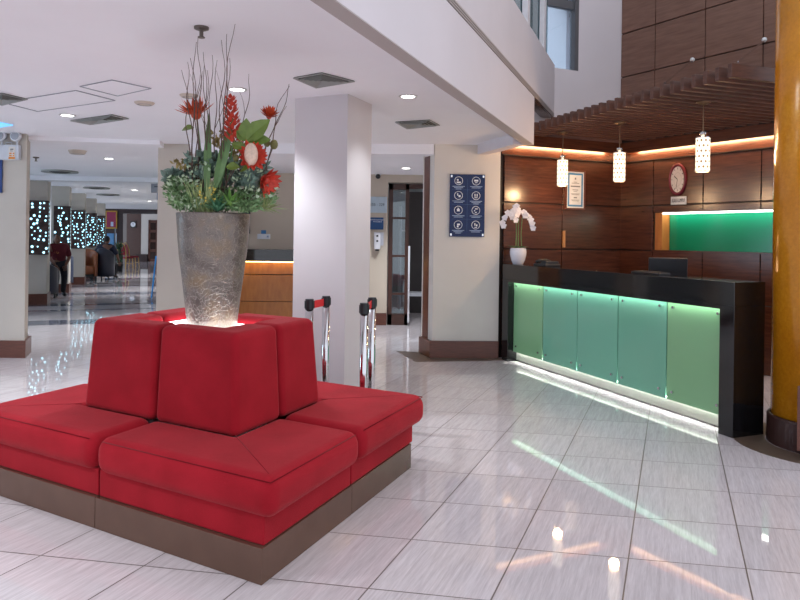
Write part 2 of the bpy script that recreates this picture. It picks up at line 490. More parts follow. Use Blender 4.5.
# white upper wall over the left veneer, with its window
def sL(x, y=60):
    p = onwall(x, y, WL0, DL); p.z = 0; return (p - WL0).dot(DL)
w0, w1 = sL(546), sL(578.3)
zs = onwall(578, 71, WL0, DL).z
uw = MB()
wbox(uw, WL0, DL, NL, w1, LL, -0.25, 0.0, 2.9, 6); wbox(uw, WL0, DL, NL, -3.2, w1, -0.25, 0.0, 2.9, zs)
struct('wall_upper_white', uw, M['fascia'])
wf = MB()
zt = onwall(565, 3, WL0, DL).z
for z, h in ((zt, 0.1),): wbox(wf, WL0, DL, NL, -3.2, w1, -0.1, -0.03, z - h / 2, z + h / 2)
wbox(wf, WL0, DL, NL, w1 - 0.06, w1, -0.1, 0.002, zs, 6)
struct('window_2', wf, plain('window_frame_grey', C(92, 92, 96), 0.4))
wg = MB(); wbox(wg, WL0, DL, NL, -3.2, w1 - 0.03, -0.07, -0.06, zs, 6)
struct('window_2_pane', wg, glass('pale_pane', (0.74, 0.82, 0.9, 1), 0.1, 0.12))
# glazing standing along the parapet
gp = MB(); gp.prism([fpt(-3, -0.07), fpt(8.5, -0.07), fpt(8.5, -0.085), fpt(-3, -0.085)], 3.68, 6)
struct('window_1', gp, glass('blue_green_pane', (0.5, 0.66, 0.7, 1), 0.1, 0.2))
pm = MB()
for x, w in ((529, 0.055), (545.5, 0.05)):
    q = onwall(x, 20, FP, FD)
    Y = q.y; pm.prism([fpt(Y - w), fpt(Y + w), fpt(Y + w, -0.06), fpt(Y - w, -0.06)], 3.66, 6)
struct('window_1_frame', pm, plain('white_metal', C(226, 222, 226), 0.4))

# ------------------------------------------------------------------ reception counter
LC = (PF - PN).length
cnt = thing('reception_counter', 'long black granite reception counter with lit green glass front panels', 'counter', PN, ANG_C)
# local frame: +X along the counter (away), -Y behind it
BK = -1.0 if CP.dot(Vector((-math.sin(ANG_C), math.cos(ANG_C), 0))) < 0 else 1.0
TOPZ, OPZ = 1.155, 0.975
def lb(x0, x1, y0, y1, z0, z1, mb=None):
    mb = mb or MB()
    mb.box(((x0 + x1) / 2, BK * (y0 + y1) / 2, (z0 + z1) / 2), (x1 - x0, abs(y1 - y0), z1 - z0)); return mb
LEG = 0.135
lb(0, LC, 0, 0.31, OPZ, TOPZ).build('top_beam', M['granite'], cnt, bevel=0.003)
lb(0, LEG, 0, 0.31, 0, OPZ).build('end_panel', M['granite'], cnt, bevel=0.003)
lb(LC - LEG, LC, 0, 0.31, 0, OPZ).build('end_panel', M['granite'], cnt, bevel=0.003)
lb(LEG, LC - LEG, 0.16, 0.31, 0, OPZ).build('back_board', M['black'], cnt)
lb(LEG, LC - LEG, 0.125, 0.16, 0.012, 0.128).build('kick_plate', M['steel_kick'], cnt)
lb(0.9, LC, 0.31, 0.95, 0.86, 0.9).build('worktop', M['wood'], cnt)
lb(0.9, 0.94, 0.31, 0.95, 0, 0.86).build('side_panel', M['granite'], cnt)
lb(LC - 0.04, LC, 0.31, 0.95, 0, 0.86).build('side_panel', M['granite'], cnt)
lb(LEG, LC - LEG, 0.0, 0.012, OPZ - 0.03, OPZ).build('front_lip', M['granite'], cnt)
lb(LEG, LC - LEG, 0.013, 0.016, OPZ - 0.027, OPZ - 0.004).build('light_strip', M['led_green'], cnt)
lb(LEG, LC - LEG, 0.0885, 0.110, 0.129, 0.1325).build('foot_light_strip', emit('foot_led', (0.95, 1, 0.97, 1), 24), cnt)
pw = (LC - 2 * LEG) / 5
for k in range(5):
    a, b = LEG + k * pw + 0.007, LEG + (k + 1) * pw - 0.007
    g = lb(a, b, 0.075, 0.087, 0.118, OPZ - 0.003).build('glass_panel', M['glassB' if k in (0, 4) else 'glassA'], cnt, bevel=0.0015)
    for xx in (a + 0.07, b - 0.07):
        for zz in (0.19, OPZ - 0.075):
            MB().cyl((xx, BK * 0.075, zz), (xx, BK * 0.060, zz), 0.012, 12).build('standoff_knob', M['chrome'], g, smooth=False)
    if k: lb(a - 0.012, a - 0.002, 0.105, 0.14, 0.118, OPZ - 0.003).build('panel_edge', M['gap_brown'], cnt)
# ------------------------------------------------------------------ island sofa
SO = fl(262, 588)
SRt = (fl(413, 467.6) - SO); SLt = (fl(97, 531) - SO)
SA = SRt.length / 2 + 0.003                     # half size along the right-hand edge
SRd, SLd = SRt.normalized(), SLt.normalized()
SB = 1.08
SCN = SO + SRd * SA + SLd * SB
sofa = thing('island_sofa', 'large square red fabric island sofa with backrests round a central planter box', 'sofa', SCN)
def sp(a, b): return SRd * a + SLd * b          # plan offset from the sofa's centre
def lshape(sa, sb, A, B, a, b, g=0.004):
    # corner module in the quadrant sa, sb: outer A, B; inner cut a, b
    pts = [(A, g), (A, B), (g, B), (g, b), (a, b), (a, g)]
    return [sp(sa * p, sb * q) for p, q in pts]
BA, BB = 0.425, 0.60                             # backrest foot
TA, TB = 0.39, 0.565                           # backrest top
HA, HB = 0.215, 0.335                            # planter box
for sa, sb in ((-1, -1), (1, -1), (-1, 1), (1, 1)):
    p = MB().prism([sp(sa * x, sb * y) for x, y in ((0.002, 0.002), (SA - 0.012, 0.002), (SA - 0.012, SB - 0.012), (0.002, SB - 0.012))], 0.0, 0.152)
    p.build('plinth', M['plinth'], sofa, bevel=0.002)
    MB().prism([sp(sa * x, sb * y) for x, y in ((0.004, 0.004), (SA - 0.034 + 0.06 * (sa > 0), 0.004), (SA - 0.034 + 0.06 * (sa > 0), SB - 0.02), (0.004, SB - 0.02))], 0.152, 0.285).build('skirt', M['red'], sofa, bevel=0.008)
    # seat cushion: two mitred halves
    A, B = SA + (0.09 if sa > 0 else 0.008), SB + (0.05 if sb < 0 else 0.012)
    a, b = BA - 0.03, BB - 0.03
    cu = MB()
    cu.prism([sp(sa * x, sb * y) for x, y in ((A, 0.003), (A, B), (0.003, B), (0.003, b), (a, b), (a, 0.003))], 0.272, 0.452)
    bm = cu.bm
    co_ = cu.build('seat_cushion', M['red'], sofa, bevel=0.068, seg=6)
    sm = MB()
    for d in (-0.0,):
        q0, q1 = sp(sa * (BA), sb * (BB)), sp(sa * (A - 0.065), sb * (B - 0.065))
        sm.tube([(q0.x, q0.y, 0.4515), (q1.x, q1.y, 0.4505)], 0.0022, 6)
    r0, r1, r2 = sp(sa * (A - 0.02), sb * 0.05), sp(sa * (A - 0.02), sb * (B - 0.02)), sp(sa * 0.05, sb * (B - 0.02))
    sm.tube([(q.x, q.y, 0.4345) for q in (r0, r1)], 0.0025, 6); sm.tube([(q.x, q.y, 0.4345) for q in (r1, r2)], 0.0025, 6)
    sm.build('seam', M['red_dark'], co_, smooth=True)
    bkr = MB()
    bot = lshape(sa, sb, BA, BB, HA, HB); top = lshape(sa, sb, TA, TB, HA, HB)
    bkr.prism(bot, 0.43, 0.953, top)
    bk_ = bkr.build('backrest', M['red'], sofa, bevel=0.042, seg=5, ang=0.9)
    e = MB()
    q0, q1 = sp(sa * BA, sb * BB), sp(sa * TA, sb * TB)
    e.tube([q0 + Vector((0, 0, 0.45)) - sp(sa, sb) * 0.007, q1 + Vector((0, 0, 0.935)) - sp(sa, sb) * 0.009], 0.002, 5)
    e.bm.free()
px_ = MB().prism([sp(s * (HA - 0.004), t * (HB - 0.004)) for s, t in ((-1, -1), (1, -1), (1, 1), (-1, 1))], 0.16, 0.893)
px_.build('planter_box', plain('white_laminate', C(225, 225, 228), 0.4), sofa)
lp = MB().prism([sp(s * (HA - 0.012), t * (HB - 0.012)) for s, t in ((-1, -1), (1, -1), (1, 1), (-1, 1))], 0.893, 0.905)
lp.build('light_panel', emit('white_light_panel', (0.95, 0.97, 1.0, 1), 4.0), sofa)

# ------------------------------------------------------------------ planter and its arrangement
PY = 4.09
PC = at(212.5, 300, PY); PC.z = 0.9055
def pot_mat():
    t = NT('hammered_metal'); v = t.coord((1, 1, 1))
    vo = t.new('ShaderNodeTexVoronoi', feature='DISTANCE_TO_EDGE'); vo.inputs['Scale'].default_value = 34
    nz = t.new('ShaderNodeTexNoise'); nz.inputs['Scale'].default_value = 9
    t.link(v, nz.inputs['Vector'])
    ad = t.new('ShaderNodeMix', data_type='RGBA'); ad.inputs[0].default_value = 0.22
    t.link(v, ad.inputs[6]); t.link(nz.outputs['Color'], ad.inputs[7]); t.link(ad.outputs[2], vo.inputs['Vector'])
    ln = t.ramp(vo.outputs['Distance'], [(0.0, (1, 1, 1, 1)), (0.06, (0, 0, 0, 1))])
    g = t.noise(v, 7, 5)
    base = t.ramp(g, [(0.35, C(96, 87, 82)), (0.5, C(122, 113, 107)), (0.7, C(134, 116, 94))])
    t.set(Base_Color=t.mix(t.math('MULTIPLY', ln, 0.3), base, C(205, 196, 184)), Metallic=0.55, Roughness=0.36)
    t.bump(t.math('ADD', t.math('MULTIPLY', ln, 0.7), t.noise(v, 40, 3)), 0.5, 0.006)
    return t.m
pot = thing('tall_planter', 'tall tapered hammered bronze planter standing on the sofa light panel', 'planter', PC)
prof = [(0.0, 0.0), (0.140, 0.0), (0.147, 0.006), (0.150, 0.05), (0.163, 0.16), (0.181, 0.30), (0.197, 0.42), (0.207, 0.52), (0.213, 0.61), (0.216, 0.655), (0.217, 0.662), (0.213, 0.666), (0.203, 0.664), (0.2, 0.62), (0.198, 0.6), (0.0, 0.6)]
prof = [(r, z * 1.018) for r, z in prof]
MB().lathe(prof, seg=64, cap=False).build('body', pot_mat(), pot, smooth=True)
MB().lathe([(0, 0.601), (0.19, 0.601), (0.19, 0.612), (0, 0.612)], seg=40, cap=False).build('soil', plain('moss', C(60, 62, 40), 0.9, var=0.3, scale=60), pot)

GM = {
 'box': plain('boxwood_leaf', C(118, 152, 102), 0.5, var=0.35, scale=14),
 'euc': plain('eucalyptus_leaf', C(118, 142, 130), 0.55, var=0.3, scale=14),
 'grass': plain('grass_leaf', C(150, 166, 108), 0.5, var=0.3, scale=20),
 'blade': plain('blade_leaf', C(98, 132, 80), 0.4, var=0.2, scale=16),
 'big': plain('broad_leaf', C(104, 128, 52), 0.4, var=0.2, scale=20),
 'spiky': plain('succulent_leaf', C(66, 118, 86), 0.45, var=0.25, scale=20),
 'spikyb': plain('bright_succulent_leaf', C(104, 148, 70), 0.45, var=0.25, scale=20),
 'twig': plain('brown_twig', C(98, 78, 70), 0.8, var=0.2, scale=30),
 'red': plain('red_petal', C(200, 66, 48), 0.5, var=0.25, scale=30),
 'orange': plain('orange_petal', C(196, 74, 36), 0.5, var=0.3, scale=30),
 'pale': plain('pale_cone', C(222, 196, 176), 0.6, var=0.15, scale=60),
 'pod': plain('green_pod', C(120, 116, 66), 0.6, var=0.3, scale=40),
 'yellow': plain('yellow_blossom', C(214, 190, 90), 0.6, var=0.2, scale=30),
 'ochre': plain('ochre_filler', C(156, 138, 84), 0.7, var=0.35, scale=30),
}
arr = thing('flower_arrangement', 'artificial arrangement of red proteas, twigs and green leaves in the tall planter', 'flowers', (PC.x, PC.y, 1.53))
A0_ = Vector((PC.x, PC.y, 1.53))
def ap(x, y, dY=0.0): return at(x, y, PY + dY) - A0_
def rnd_dir(up=0.3):
    v = Vector((random.gauss(0, 1), random.gauss(0, 1), random.gauss(up, 1))); return v.normalized()
def clump(name, n, blobs, L, W, mat, up=0.3, **kw):
    mb = MB()
    for k in range(n):
        x, y, rx, ry, dy, rd = random.choice(blobs)
        while True:
            u = Vector((random.uniform(-1, 1), random.uniform(-1, 1), random.uniform(-1, 1)))
            if 0.25 < u.length < 1: break
        p = ap(x + u.x * rx, y + u.z * ry, dy + u.y * rd)
        d = (Vector((u.x, u.y, u.z + up)).normalized() + 0.7 * rnd_dir()).normalized()
        mb.leaf(p, d, L * random.uniform(0.7, 1.3), W * random.uniform(0.7, 1.3))
    o = mb.build(name, mat, arr, smooth=False, **kw)
    o['kind'] = 'stuff'
    return o
stems = MB()
for k in range(26):
    x = random.uniform(172, 272)
    stems.tube([ap(random.uniform(196, 232), 214, random.uniform(-.1, .1)), ap(x, random.uniform(165, 198), random.uniform(-.14, .14))], 0.003, 5)
stems.build('stem', GM['twig'], arr)['kind'] = 'stuff'
clump('boxwood_foliage', 2300, [(182, 192, 17, 17, -0.03, .12), (190, 203, 20, 11, -0.12, .08), (256, 196, 21, 15, -0.02, .12), (243, 206, 16, 8, -0.13, .07), (176, 184, 9, 10, 0.05, .1), (215, 203, 34, 9, -.08, .12), (220, 195, 26, 10, .02, .12)], 0.030, 0.015, GM['box'])
clump('eucalyptus_foliage', 520, [(203, 165, 16, 17, 0.0, .1), (183, 178, 16, 12, 0.06, .1), (246, 170, 20, 17, 0.02, .12), (258, 182, 13, 13, -0.03, .09), (222, 178, 26, 16, .1, .1)], 0.05, 0.046, GM['euc'])
clump('ochre_foliage', 160, [(219, 140, 13, 11, 0.05, .06), (185, 166, 12, 6, 0.0, .05), (232, 150, 10, 10, 0.06, .05)], 0.035, 0.018, GM['ochre'], up=0.8)
clump('pale_leaf_tips', 300, [(182, 186, 17, 16, -0.1, .08), (190, 202, 20, 10, -0.16, .06), (256, 192, 20, 15, -0.1, .08), (203, 168, 15, 15, -.06, .06), (246, 172, 18, 14, -.08, .08)], 0.026, 0.015, plain('pale_leaf', C(176, 196, 164), 0.5, var=.15, scale=14))
gm = MB()
for k in range(110):
    b = ap(random.uniform(196, 214), 214, -0.12 + random.uniform(-.05, .05))
    d = Vector((random.gauss(-0.1, 0.35), random.gauss(-0.2, 0.3), 1)).normalized()
    gm.leaf(b, d, random.uniform(0.1, 0.22), 0.006, n=(0, -1, 0.2), curl=random.uniform(-0.1, 0.4))
for k in range(40):
    b = ap(random.uniform(255, 270), 208, -0.05)
    d = Vector((random.gauss(0.5, 0.35), random.gauss(-0.3, 0.3), random.uniform(-.3, .8))).normalized()
    gm.leaf(b, d, random.uniform(0.06, 0.14), 0.005, n=(0, -1, 0.2), curl=random.uniform(-0.1, 0.4))
gm.build('grass_tuft', GM['grass'], arr)['kind'] = 'stuff'
for (x, y, dY, mat, Ls, n) in ((218, 204, -0.17, 'spiky', 0.12, 26), (231, 200, -0.15, 'spikyb', 0.13, 24)):
    m_ = MB(); b = ap(x, y + 8, dY)
    for k in range(n):
        th = k * 2.4; r = 0.25 + 0.75 * k / n
        d = Vector((math.cos(th) * r, math.sin(th) * r - 0.2, 1.15 - r * 0.7))
        m_.leaf(b, d, Ls * random.uniform(0.8, 1.1), 0.018, n=(0, 0, 1), curl=0.12)
    m_.build('succulent_rosette', GM[mat], arr)
for pts, wd in (([(206, 205, -.1), (208, 165, -.1), (209, 112, -.08)], 0.045), ([(213, 196, -.08), (222, 165, -.1), (233, 118, -.12)], 0.06), ([(219, 190, -.05), (226, 160, -.05), (229, 128, -.02)], 0.045)):
    m_ = MB(); a = ap(*pts[0]); c = ap(*pts[2])
    m_.leaf(a, c - a, (c - a).length, wd, n=(0.3, -1, 0.1), curl=0.04, fold=0.2)
    m_.build('long_leaf', GM['blade'], arr)
# broad lobed leaf
m_ = MB(); b = ap(246, 141, -.12)
for ang, L_, w_ in ((0, 0.19, 0.11), (0.75, 0.15, 0.08), (-0.7, 0.13, 0.085), (1.5, 0.08, 0.06), (-1.35, 0.08, 0.06)):
    d0 = Vector((math.sin(ang + 0.75), -0.25, math.cos(ang + 0.75) * 0.8))
    m_.leaf(b, d0, L_, w_, n=(0.1, -1, 0.25), curl=0.1)
m_.tube([ap(234, 168, 0), b], 0.004, 6)
m_.build('broad_leaf', GM['big'], arr)
m_ = MB(); m_.leaf(ap(194, 128, -.05), Vector((-1, 0, 0.15)), 0.085, 0.045, n=(0, -1, .5), curl=0.6); m_.build('green_leaf', GM['big'], arr); m_ = MB(); m_.leaf(ap(250, 158, -.15), Vector((-.3, -.4, -1)), 0.1, 0.06, n=(1, 0, .2)); m_.build('green_leaf', GM['big'], arr); m_ = MB(); m_.leaf(ap(226, 167, -.15), Vector((1, -.2, .1)), 0.08, 0.06, n=(0, -1, .6))
m_.build('green_leaf', GM['big'], arr); m_ = MB(); m_.leaf(ap(247, 150, -.12), Vector((-1, -.2, .5)), 0.1, 0.06, n=(0, -1, .4))
m_.build('green_leaf', GM['big'], arr)
# orange spiky protea
def protea(c, axis, R_, n, mat, inner=None, rings=3, open_=0.8, name='protea_flower', stem=None, w_=0.022):
    axis = Vector(axis).normalized()
    q = axis.to_track_quat('Z', 'Y').to_matrix()
    o = MB().ball(c, R_ * 0.3, M=q.to_4x4(), sz=1.1).build(name, GM[inner or mat], arr, smooth=True)
    pm_ = MB()
    for r in range(rings):
        op = open_ * (1 - 0.3 * r)
        for k in range(n):
            th = 2 * PI * (k + 0.5 * (r % 2)) / n + random.uniform(-.1, .1)
            d = q @ Vector((math.cos(th) * op, math.sin(th) * op, 1.0 - op * 0.55))
            base = Vector(c) + q @ Vector((math.cos(th), math.sin(th), -0.3)) * R_ * 0.2
            nn = q @ Vector((-math.cos(th), -math.sin(th), 1))
            pm_.leaf(base, d, R_ * random.uniform(0.85, 1.1), w_, n=nn, curl=-0.12)
    pm_.build('petals', GM[mat], o)
    if stem:
        MB().tube([Vector(c) - axis * R_ * 0.2, stem], 0.005, 6).build('flower_stem', GM['blade'], o)
    return o
protea(ap(196, 114, -.06), (-.15, -.3, 1), 0.105, 13, 'orange', rings=3, open_=1.05, stem=ap(203, 172))
protea(ap(251.5, 157, -.16), (0.45, -1, 0.12), 0.088, 13, 'red', inner='pale', rings=2, open_=0.95, stem=ap(236, 182), w_=0.034)
protea(ap(265, 180, -.12), (0.75, -.45, -.35), 0.09, 10, 'red', rings=2, open_=0.85, stem=ap(248, 196), w_=0.034)
protea(ap(269, 116, 0.02), (0.25, -.6, 0.75), 0.06, 14, 'orange', inner='red', rings=3, open_=0.9, stem=ap(252, 165), w_=0.016)
MB().ball(ap(251, 154.5, -.2), 0.05, sx=.8, sz=1.35, M=Vector((0.35, -1, 0.12)).to_track_quat('Y', 'Z').to_matrix().to_4x4()).build('flower_cone', GM['pale'], arr, smooth=True)
# torch ginger spike
gi = MB(); g0, g1 = ap(233, 144, -.1), ap(230, 98, -.08)
for k in range(80):
    t = k / 79; th = k * 2.4
    p = g0.lerp(g1, t) + Vector((math.cos(th), math.sin(th), 0)) * 0.03 * (1 - 0.6 * t); wdt = 0.055 * (1 - 0.4 * t)
    d = Vector((math.cos(th) * 0.9, math.sin(th) * 0.9, 0.8))
    gi.leaf(p, d, wdt, 0.026, n=(math.cos(th), math.sin(th), -0.9), curl=0.1)
gs = gi.build('ginger_flower', GM['red'], arr)
MB().tube([g0, ap(225, 190, 0)], 0.005, 6).build('flower_stem', GM['blade'], gs)
for x, y, r, dY in ((267, 143, 0.02, 0.0), (241, 127, 0.02, -.02), (259, 155, .022, .05), (229, 148, .02, .02), (236, 158, .018, -.1), (274, 144.5, .024, -.02)):
    po = MB().ball(ap(x, y, dY), r, sz=1.25).build('seed_pod', GM['pod'], arr, smooth=True)
    MB().tube([ap(x, y, dY), ap(x - 14, y + 38, dY)], 0.0025, 5).build('pod_stem', GM['twig'], po)
yl = MB()
for k in range(26): yl.ball(ap(random.uniform(192, 216), random.uniform(184, 206), random.uniform(-.22, -.14)), 0.006, seg=6)
yl.build('yellow_blossom', GM['yellow'], arr)['kind'] = 'stuff'
# curly twigs
TW = [(200, 38, 198, -.3), (195, 42, 192, -.35), (186, 62, 193, -.3), (184, 70, 190, -.2), (205, 52, 206, -.3), (212, 55, 208, -.25), (217, 60, 214, -.2), (233, 24, 220, -.46), (228, 34, 222, -.42), (224, 40, 219, -.3), (192, 58, 199, -.25), (208, 70, 203, -.15), (251, 74, 240, -.1), (229, 58, 226, -.22), (287, 86, 262, 0.0), (291, 84, 266, .02), (203, 64, 210, -.2), (198, 75, 196, -.1)]
for k, (x, y, x0, dY) in enumerate(TW):
    pts = []
    n = 15; ph = random.uniform(0, 6); am = random.uniform(2.2, 4.6)
    yb = 190 if x < 245 else 175
    for i in range(n + 1):
        t = i / n
        xx = x0 + (x - x0) * t ** 1.4 + math.sin(ph + t * 13) * am * t * (1.1 - 0.5 * t)
        yy = yb + (y - yb) * t
        pts.append(ap(xx, yy, dY * t + math.cos(ph + t * 11) * 0.012))
    tw = MB().tube(pts, 0.0045, 5, 0.0014).build('twig', GM['twig'], arr)
    if k % 2 == 0:
        i = random.randint(7, 10); s = pts[i]
        e = [s + (pts[min(i + j, n)] - s) * 0.8 + Vector((0.014 * j * (1 if k % 4 else -1), 0, 0.004 * j)) for j in range(5)]
        MB().tube(e, 0.0022, 4, 0.001).build('side_shoot', GM['twig'], tw)

# ------------------------------------------------------------------ lobby pillars
Q0 = at(348, 95, 5.45); Q0.z = 0
QL, QR = at(295.3, 98, 5.66), at(372, 105, 5.88); QL.z = QR.z = 0
q4 = QL + (QR - Q0)
struct('column_1', MB().prism([Q0, QR, q4, QL], 0, CZ + 0.02), M['pillar'], bevel=0.004)
K0, K1 = fl(25.3, 358.2), fl(31.3, 352)
kd = (fl(-200, 356) - K0).normalized()
ks = (K1 - K0)
pn = Vector((0, 1, 0)); io = 0.03
kk = [K0 + kd * 3, K0, K1, K1 + kd * 3]
struct('column_2_skirting', MB().prism(kk, 0, 0.2), M['base_wood'], bevel=0.004)
kin = [K0 + kd * 3 + pn * io, K0 + Vector((-io, io, 0)), K1 + Vector((-io, -io, 0)), K1 + kd * 3]
struct('column_2', MB().prism(kin, 0, CZ + 0.02), M['pillar_beige'])
c3a, c3b = at(158.3, 144, 8.6), at(190, 144, 8.6); c3a.z = c3b.z = 0
struct('column_3', MB().prism([c3a, c3b, c3b + Vector((-0.1, 0.4, 0)), c3a + Vector((-0.1, 0.4, 0))], 0, CZ + 0.02), M['pillar_beige'])
struct('column_3_skirting', MB().prism([c3a + Vector((-.03, -.03, 0)), c3b + Vector((.03, -.03, 0)), c3b + Vector((-0.08, 0.43, 0)), c3a + Vector((-0.13, 0.43, 0))], 0, 0.2), M['base_wood'])

# ------------------------------------------------------------------ back wall and second counter
YB = 11.3
def xb(x, y=240, Y=YB): return at(x, y, Y).x
d0, d1, d2 = xb(387.5), xb(409), xb(440)
bw = MB()
bw.prism([(-3.85, YB), (d0, YB), (d0, YB + 0.2), (-3.85, YB + 0.2)], 0, CZ)
dz = at(400, 182.5, YB).z
bw.prism([(d0, YB), (1.9, YB), (1.9, YB + 0.2), (d0, YB + 0.2)], dz, CZ)
struct('wall_back', bw, M['beige'])
struct('wall_corridor_inner', MB().prism([(-3.85, YB + 0.2), (-3.65, YB + 0.2), (-10.7, YB + 19.6), (-10.95, YB + 19.6)], 0, CZ), M['beige'])
struct('baseboard_back', MB().prism([(-3.85, YB - 0.025), (d0, YB - 0.025), (d0, YB), (-3.85, YB)], 0, 0.2), M['base_wood'])
# ------------------------------------------------------------------ pergola over the reception
GZ = 2.735
g0, g1 = fl(731.5, 77, GZ), fl(540, 130, GZ)
gd = (g1 - g0).normalized(); gp_ = Vector((gd.y, -gd.x, 0))
if gp_.x < 0: gp_ = -gp_
perg = thing('slatted_pergola', 'dark brown slatted wooden pergola hung over the reception counter', 'pergola', g0)
def hit(P, D, Q, E):                           # parameter along P + s D of its crossing with line Q + t E
    den = D.x * E.y - D.y * E.x
    return ((Q.x - P.x) * E.y - (Q.y - P.y) * E.x) / den
nsl = 27
for k in range(nsl):
    s = 0.02 + k * 0.128
    p = g0 + gd * s
    L = min(x for x in (hit(p, gp_, W1 + NR * 0.17, DR), hit(p, gp_, WL0 + NL * 0.17, DL), 9) if x > 0.02)
    if L < 0.15: continue
    a = p - g0
    MB().bar(a + Vector((0, 0, 0.055)), a + gp_ * L + Vector((0, 0, 0.055)), 0.042, 0.11).build('slat', M['slat'], perg, bevel=0.003, seg=2)
for off in (0.75, 1.5):
    a, b = gp_ * off + gd * 0.0, gp_ * off + gd * 2.75
    MB().bar(a + Vector((0, 0, 0.128)), b + Vector((0, 0, 0.128)), 0.05, 0.035).build('batten', M['slat'], perg)
for (xa, ya, xb_, yb_) in ((665, 83, 693, 60), (738, 62, 765, 40)):
    pw_ = onwall(xb_, yb_, W1 + NR * 0.03, DR)
    r_ = ray(xa, ya); t_ = (GZ + 0.14 - H) / r_.z; pa = Vector((r_.x * t_, t_, GZ + 0.14))
    cb = MB().tube([pa - g0, pw_ - g0], 0.009, 6).build('stay_cable', M['chrome'], perg)
    MB().ball(pw_ - g0 + NR * 0.012, 0.028, seg=10).build('anchor', plain('anchor_white', C(220, 220, 220), 0.4), cb, smooth=True)

# ------------------------------------------------------------------ pendant lamps
def shade_mat():
    t = NT('perforated_lamp_shade')
    tc = t.new('ShaderNodeTexCoord'); s = t.new('ShaderNodeSeparateXYZ'); t.link(tc.outputs['Object'], s.inputs[0])
    a = t.math('MULTIPLY', t.math('ARCTAN2', s.outputs[1], s.outputs[0]), 10 / (2 * PI))
    z = t.math('MULTIPLY', s.outputs[2], 1 / 0.048)
    row = t.math('FLOOR', z)
    a2 = t.math('ADD', a, t.math('MULTIPLY', row, 0.5))
    fx_ = t.math('SUBTRACT', t.math('FRACT', a2), 0.5); fz = t.math('SUBTRACT', t.math('FRACT', z), 0.5)
    d = t.math('ADD', t.math('ABSOLUTE', fx_), t.math('ABSOLUTE', fz))
    m = t.math('LESS_THAN', d, 0.3)
    col = t.mix(m, (1, 0.9, 0.72, 1), (0.6, 0.34, 0.14, 1))
    t.set(Base_Color=col, Emission_Color=col)
    t.link(t.math('SUBTRACT', 0.82, t.math('MULTIPLY', m, 0.77)), t.b.inputs['Emission Strength'])
    return t.m
SHM = shade_mat()
bronze = plain('lamp_bronze', C(132, 108, 84), 0.35, 0.8)
for (x, y, txt) in ((563, 132, 'pendant lamp hanging before the framed certificate, farthest of three perforated lamps'), (620, 122, 'middle perforated pendant lamp, hanging in front of the wood wall corner'), (703.5, 101.5, 'pendant lamp nearest to the gold column, hanging right of the clock')):
    p = fl(x, y, GZ)
    pt = thing('pendant_lamp', txt, 'lamp', p, 0, 'perforated pendant lamps over the counter')
    MB().lathe([(0.0, 0), (0.062, -0.004), (0.066, -0.012), (0.02, -0.03), (0.0, -0.032)], seg=24, cap=False).build('ceiling_cup', bronze, pt, smooth=True)
    MB().cyl((0, 0, -0.03), (0, 0, -0.29), 0.0045, 8).build('cord', bronze, pt)
    MB().lathe([(0.0, -0.275), (0.036, -0.28), (0.03, -0.30), (0.012, -0.325), (0.012, -0.345), (0.0, -0.346)], seg=20, cap=False).build('lamp_holder', M['chrome'], pt, smooth=True)
    MB().lathe([(0.058, -0.64), (0.0615, -0.64), (0.0615, -0.335), (0.058, -0.335), (0.058, -0.64)], seg=40, cap=False).build('shade', SHM, pt, smooth=False)
    MB().lathe([(0.0, -0.632), (0.056, -0.632), (0.056, -0.36), (0.0, -0.36)], seg=24, cap=False).build('diffuser', emit('warm_diffuser', (1, 0.86, 0.62, 1), 1.2), pt)
    for z in (-0.644, -0.337): MB().lathe([(0.057, z), (0.0645, z), (0.0645, z + 0.008), (0.057, z + 0.008), (0.057, z)], seg=40, cap=False).build('rim', M['chrome'], pt)
    l = point('lamp_glow', (0, 0, -0.70), 14, (1, 0.62, 0.32), 0.05); l.parent = pt

# ------------------------------------------------------------------ things on the veneered walls
TXT = plain('dark_ink', C(40, 42, 52), 0.6)
WHT = plain('white_print', C(226, 230, 236), 0.5)
def wall_frame(P, D, N, x, y, off):
    p = onwall(x, y, P + N * off, D)
    return p, math.atan2(-D.y, -D.x) if False else math.atan2(N.y, N.x) + PI / 2
# wall things are modelled in a local frame: X right as seen, Z up, -Y out of the wall
p, rz = wall_frame(W1, DR, NR, 678.5, 179.5, 0.03)
ck = thing('wall_clock', 'oval wall clock with a maroon rim on the wood wall', 'clock', p, rz); ck.scale = (0.6, 1, 1)
RX = Matrix.Rotation(PI / 2, 4, 'X')
MB().lathe([(0.155, 0.0), (0.2, 0.0), (0.205, 0.012), (0.198, 0.035), (0.18, 0.045), (0.163, 0.036), (0.158, 0.02), (0.155, 0.0)], seg=56, cap=False, M=RX).build('rim', plain('maroon_rim', C(96, 24, 40), 0.2), ck, smooth=True)
dl = MB().lathe([(0.0, 0.0), (0.165, 0.0), (0.165, 0.018), (0.0, 0.018)], seg=56, cap=False, M=RX).build('dial', plain('dial_silver', C(196, 192, 196), 0.35), ck)
tk = MB()
for k in range(12):
    a = k * PI / 6
    tk.box((0.135 * math.sin(a), -0.0195, 0.135 * math.cos(a)), (0.009, 0.002, 0.026), M=Matrix.Rotation(a, 4, 'Y'))
tk.build('hour_marks', TXT, dl)
MB().lathe([(0.082, 0.0185), (0.086, 0.0185), (0.086, 0.0195), (0.082, 0.0195), (0.082, 0.0185)], seg=40, cap=False, M=RX).build('dial_ring', plain('dial_grey', C(150, 146, 152), 0.5), dl)
for nm, a, L_, w_ in (('hour_hand', -1.05, 0.085, 0.012), ('minute_hand', PI + 0.28, 0.12, 0.008)):
    MB().box((L_ / 2 * math.sin(a), -0.022, L_ / 2 * math.cos(a)), (w_, 0.002, L_), M=Matrix.Rotation(a, 4, 'Y')).build(nm, TXT, ck)
p, rz = wall_frame(W1, DR, NR, 679, 200.6, 0.03)
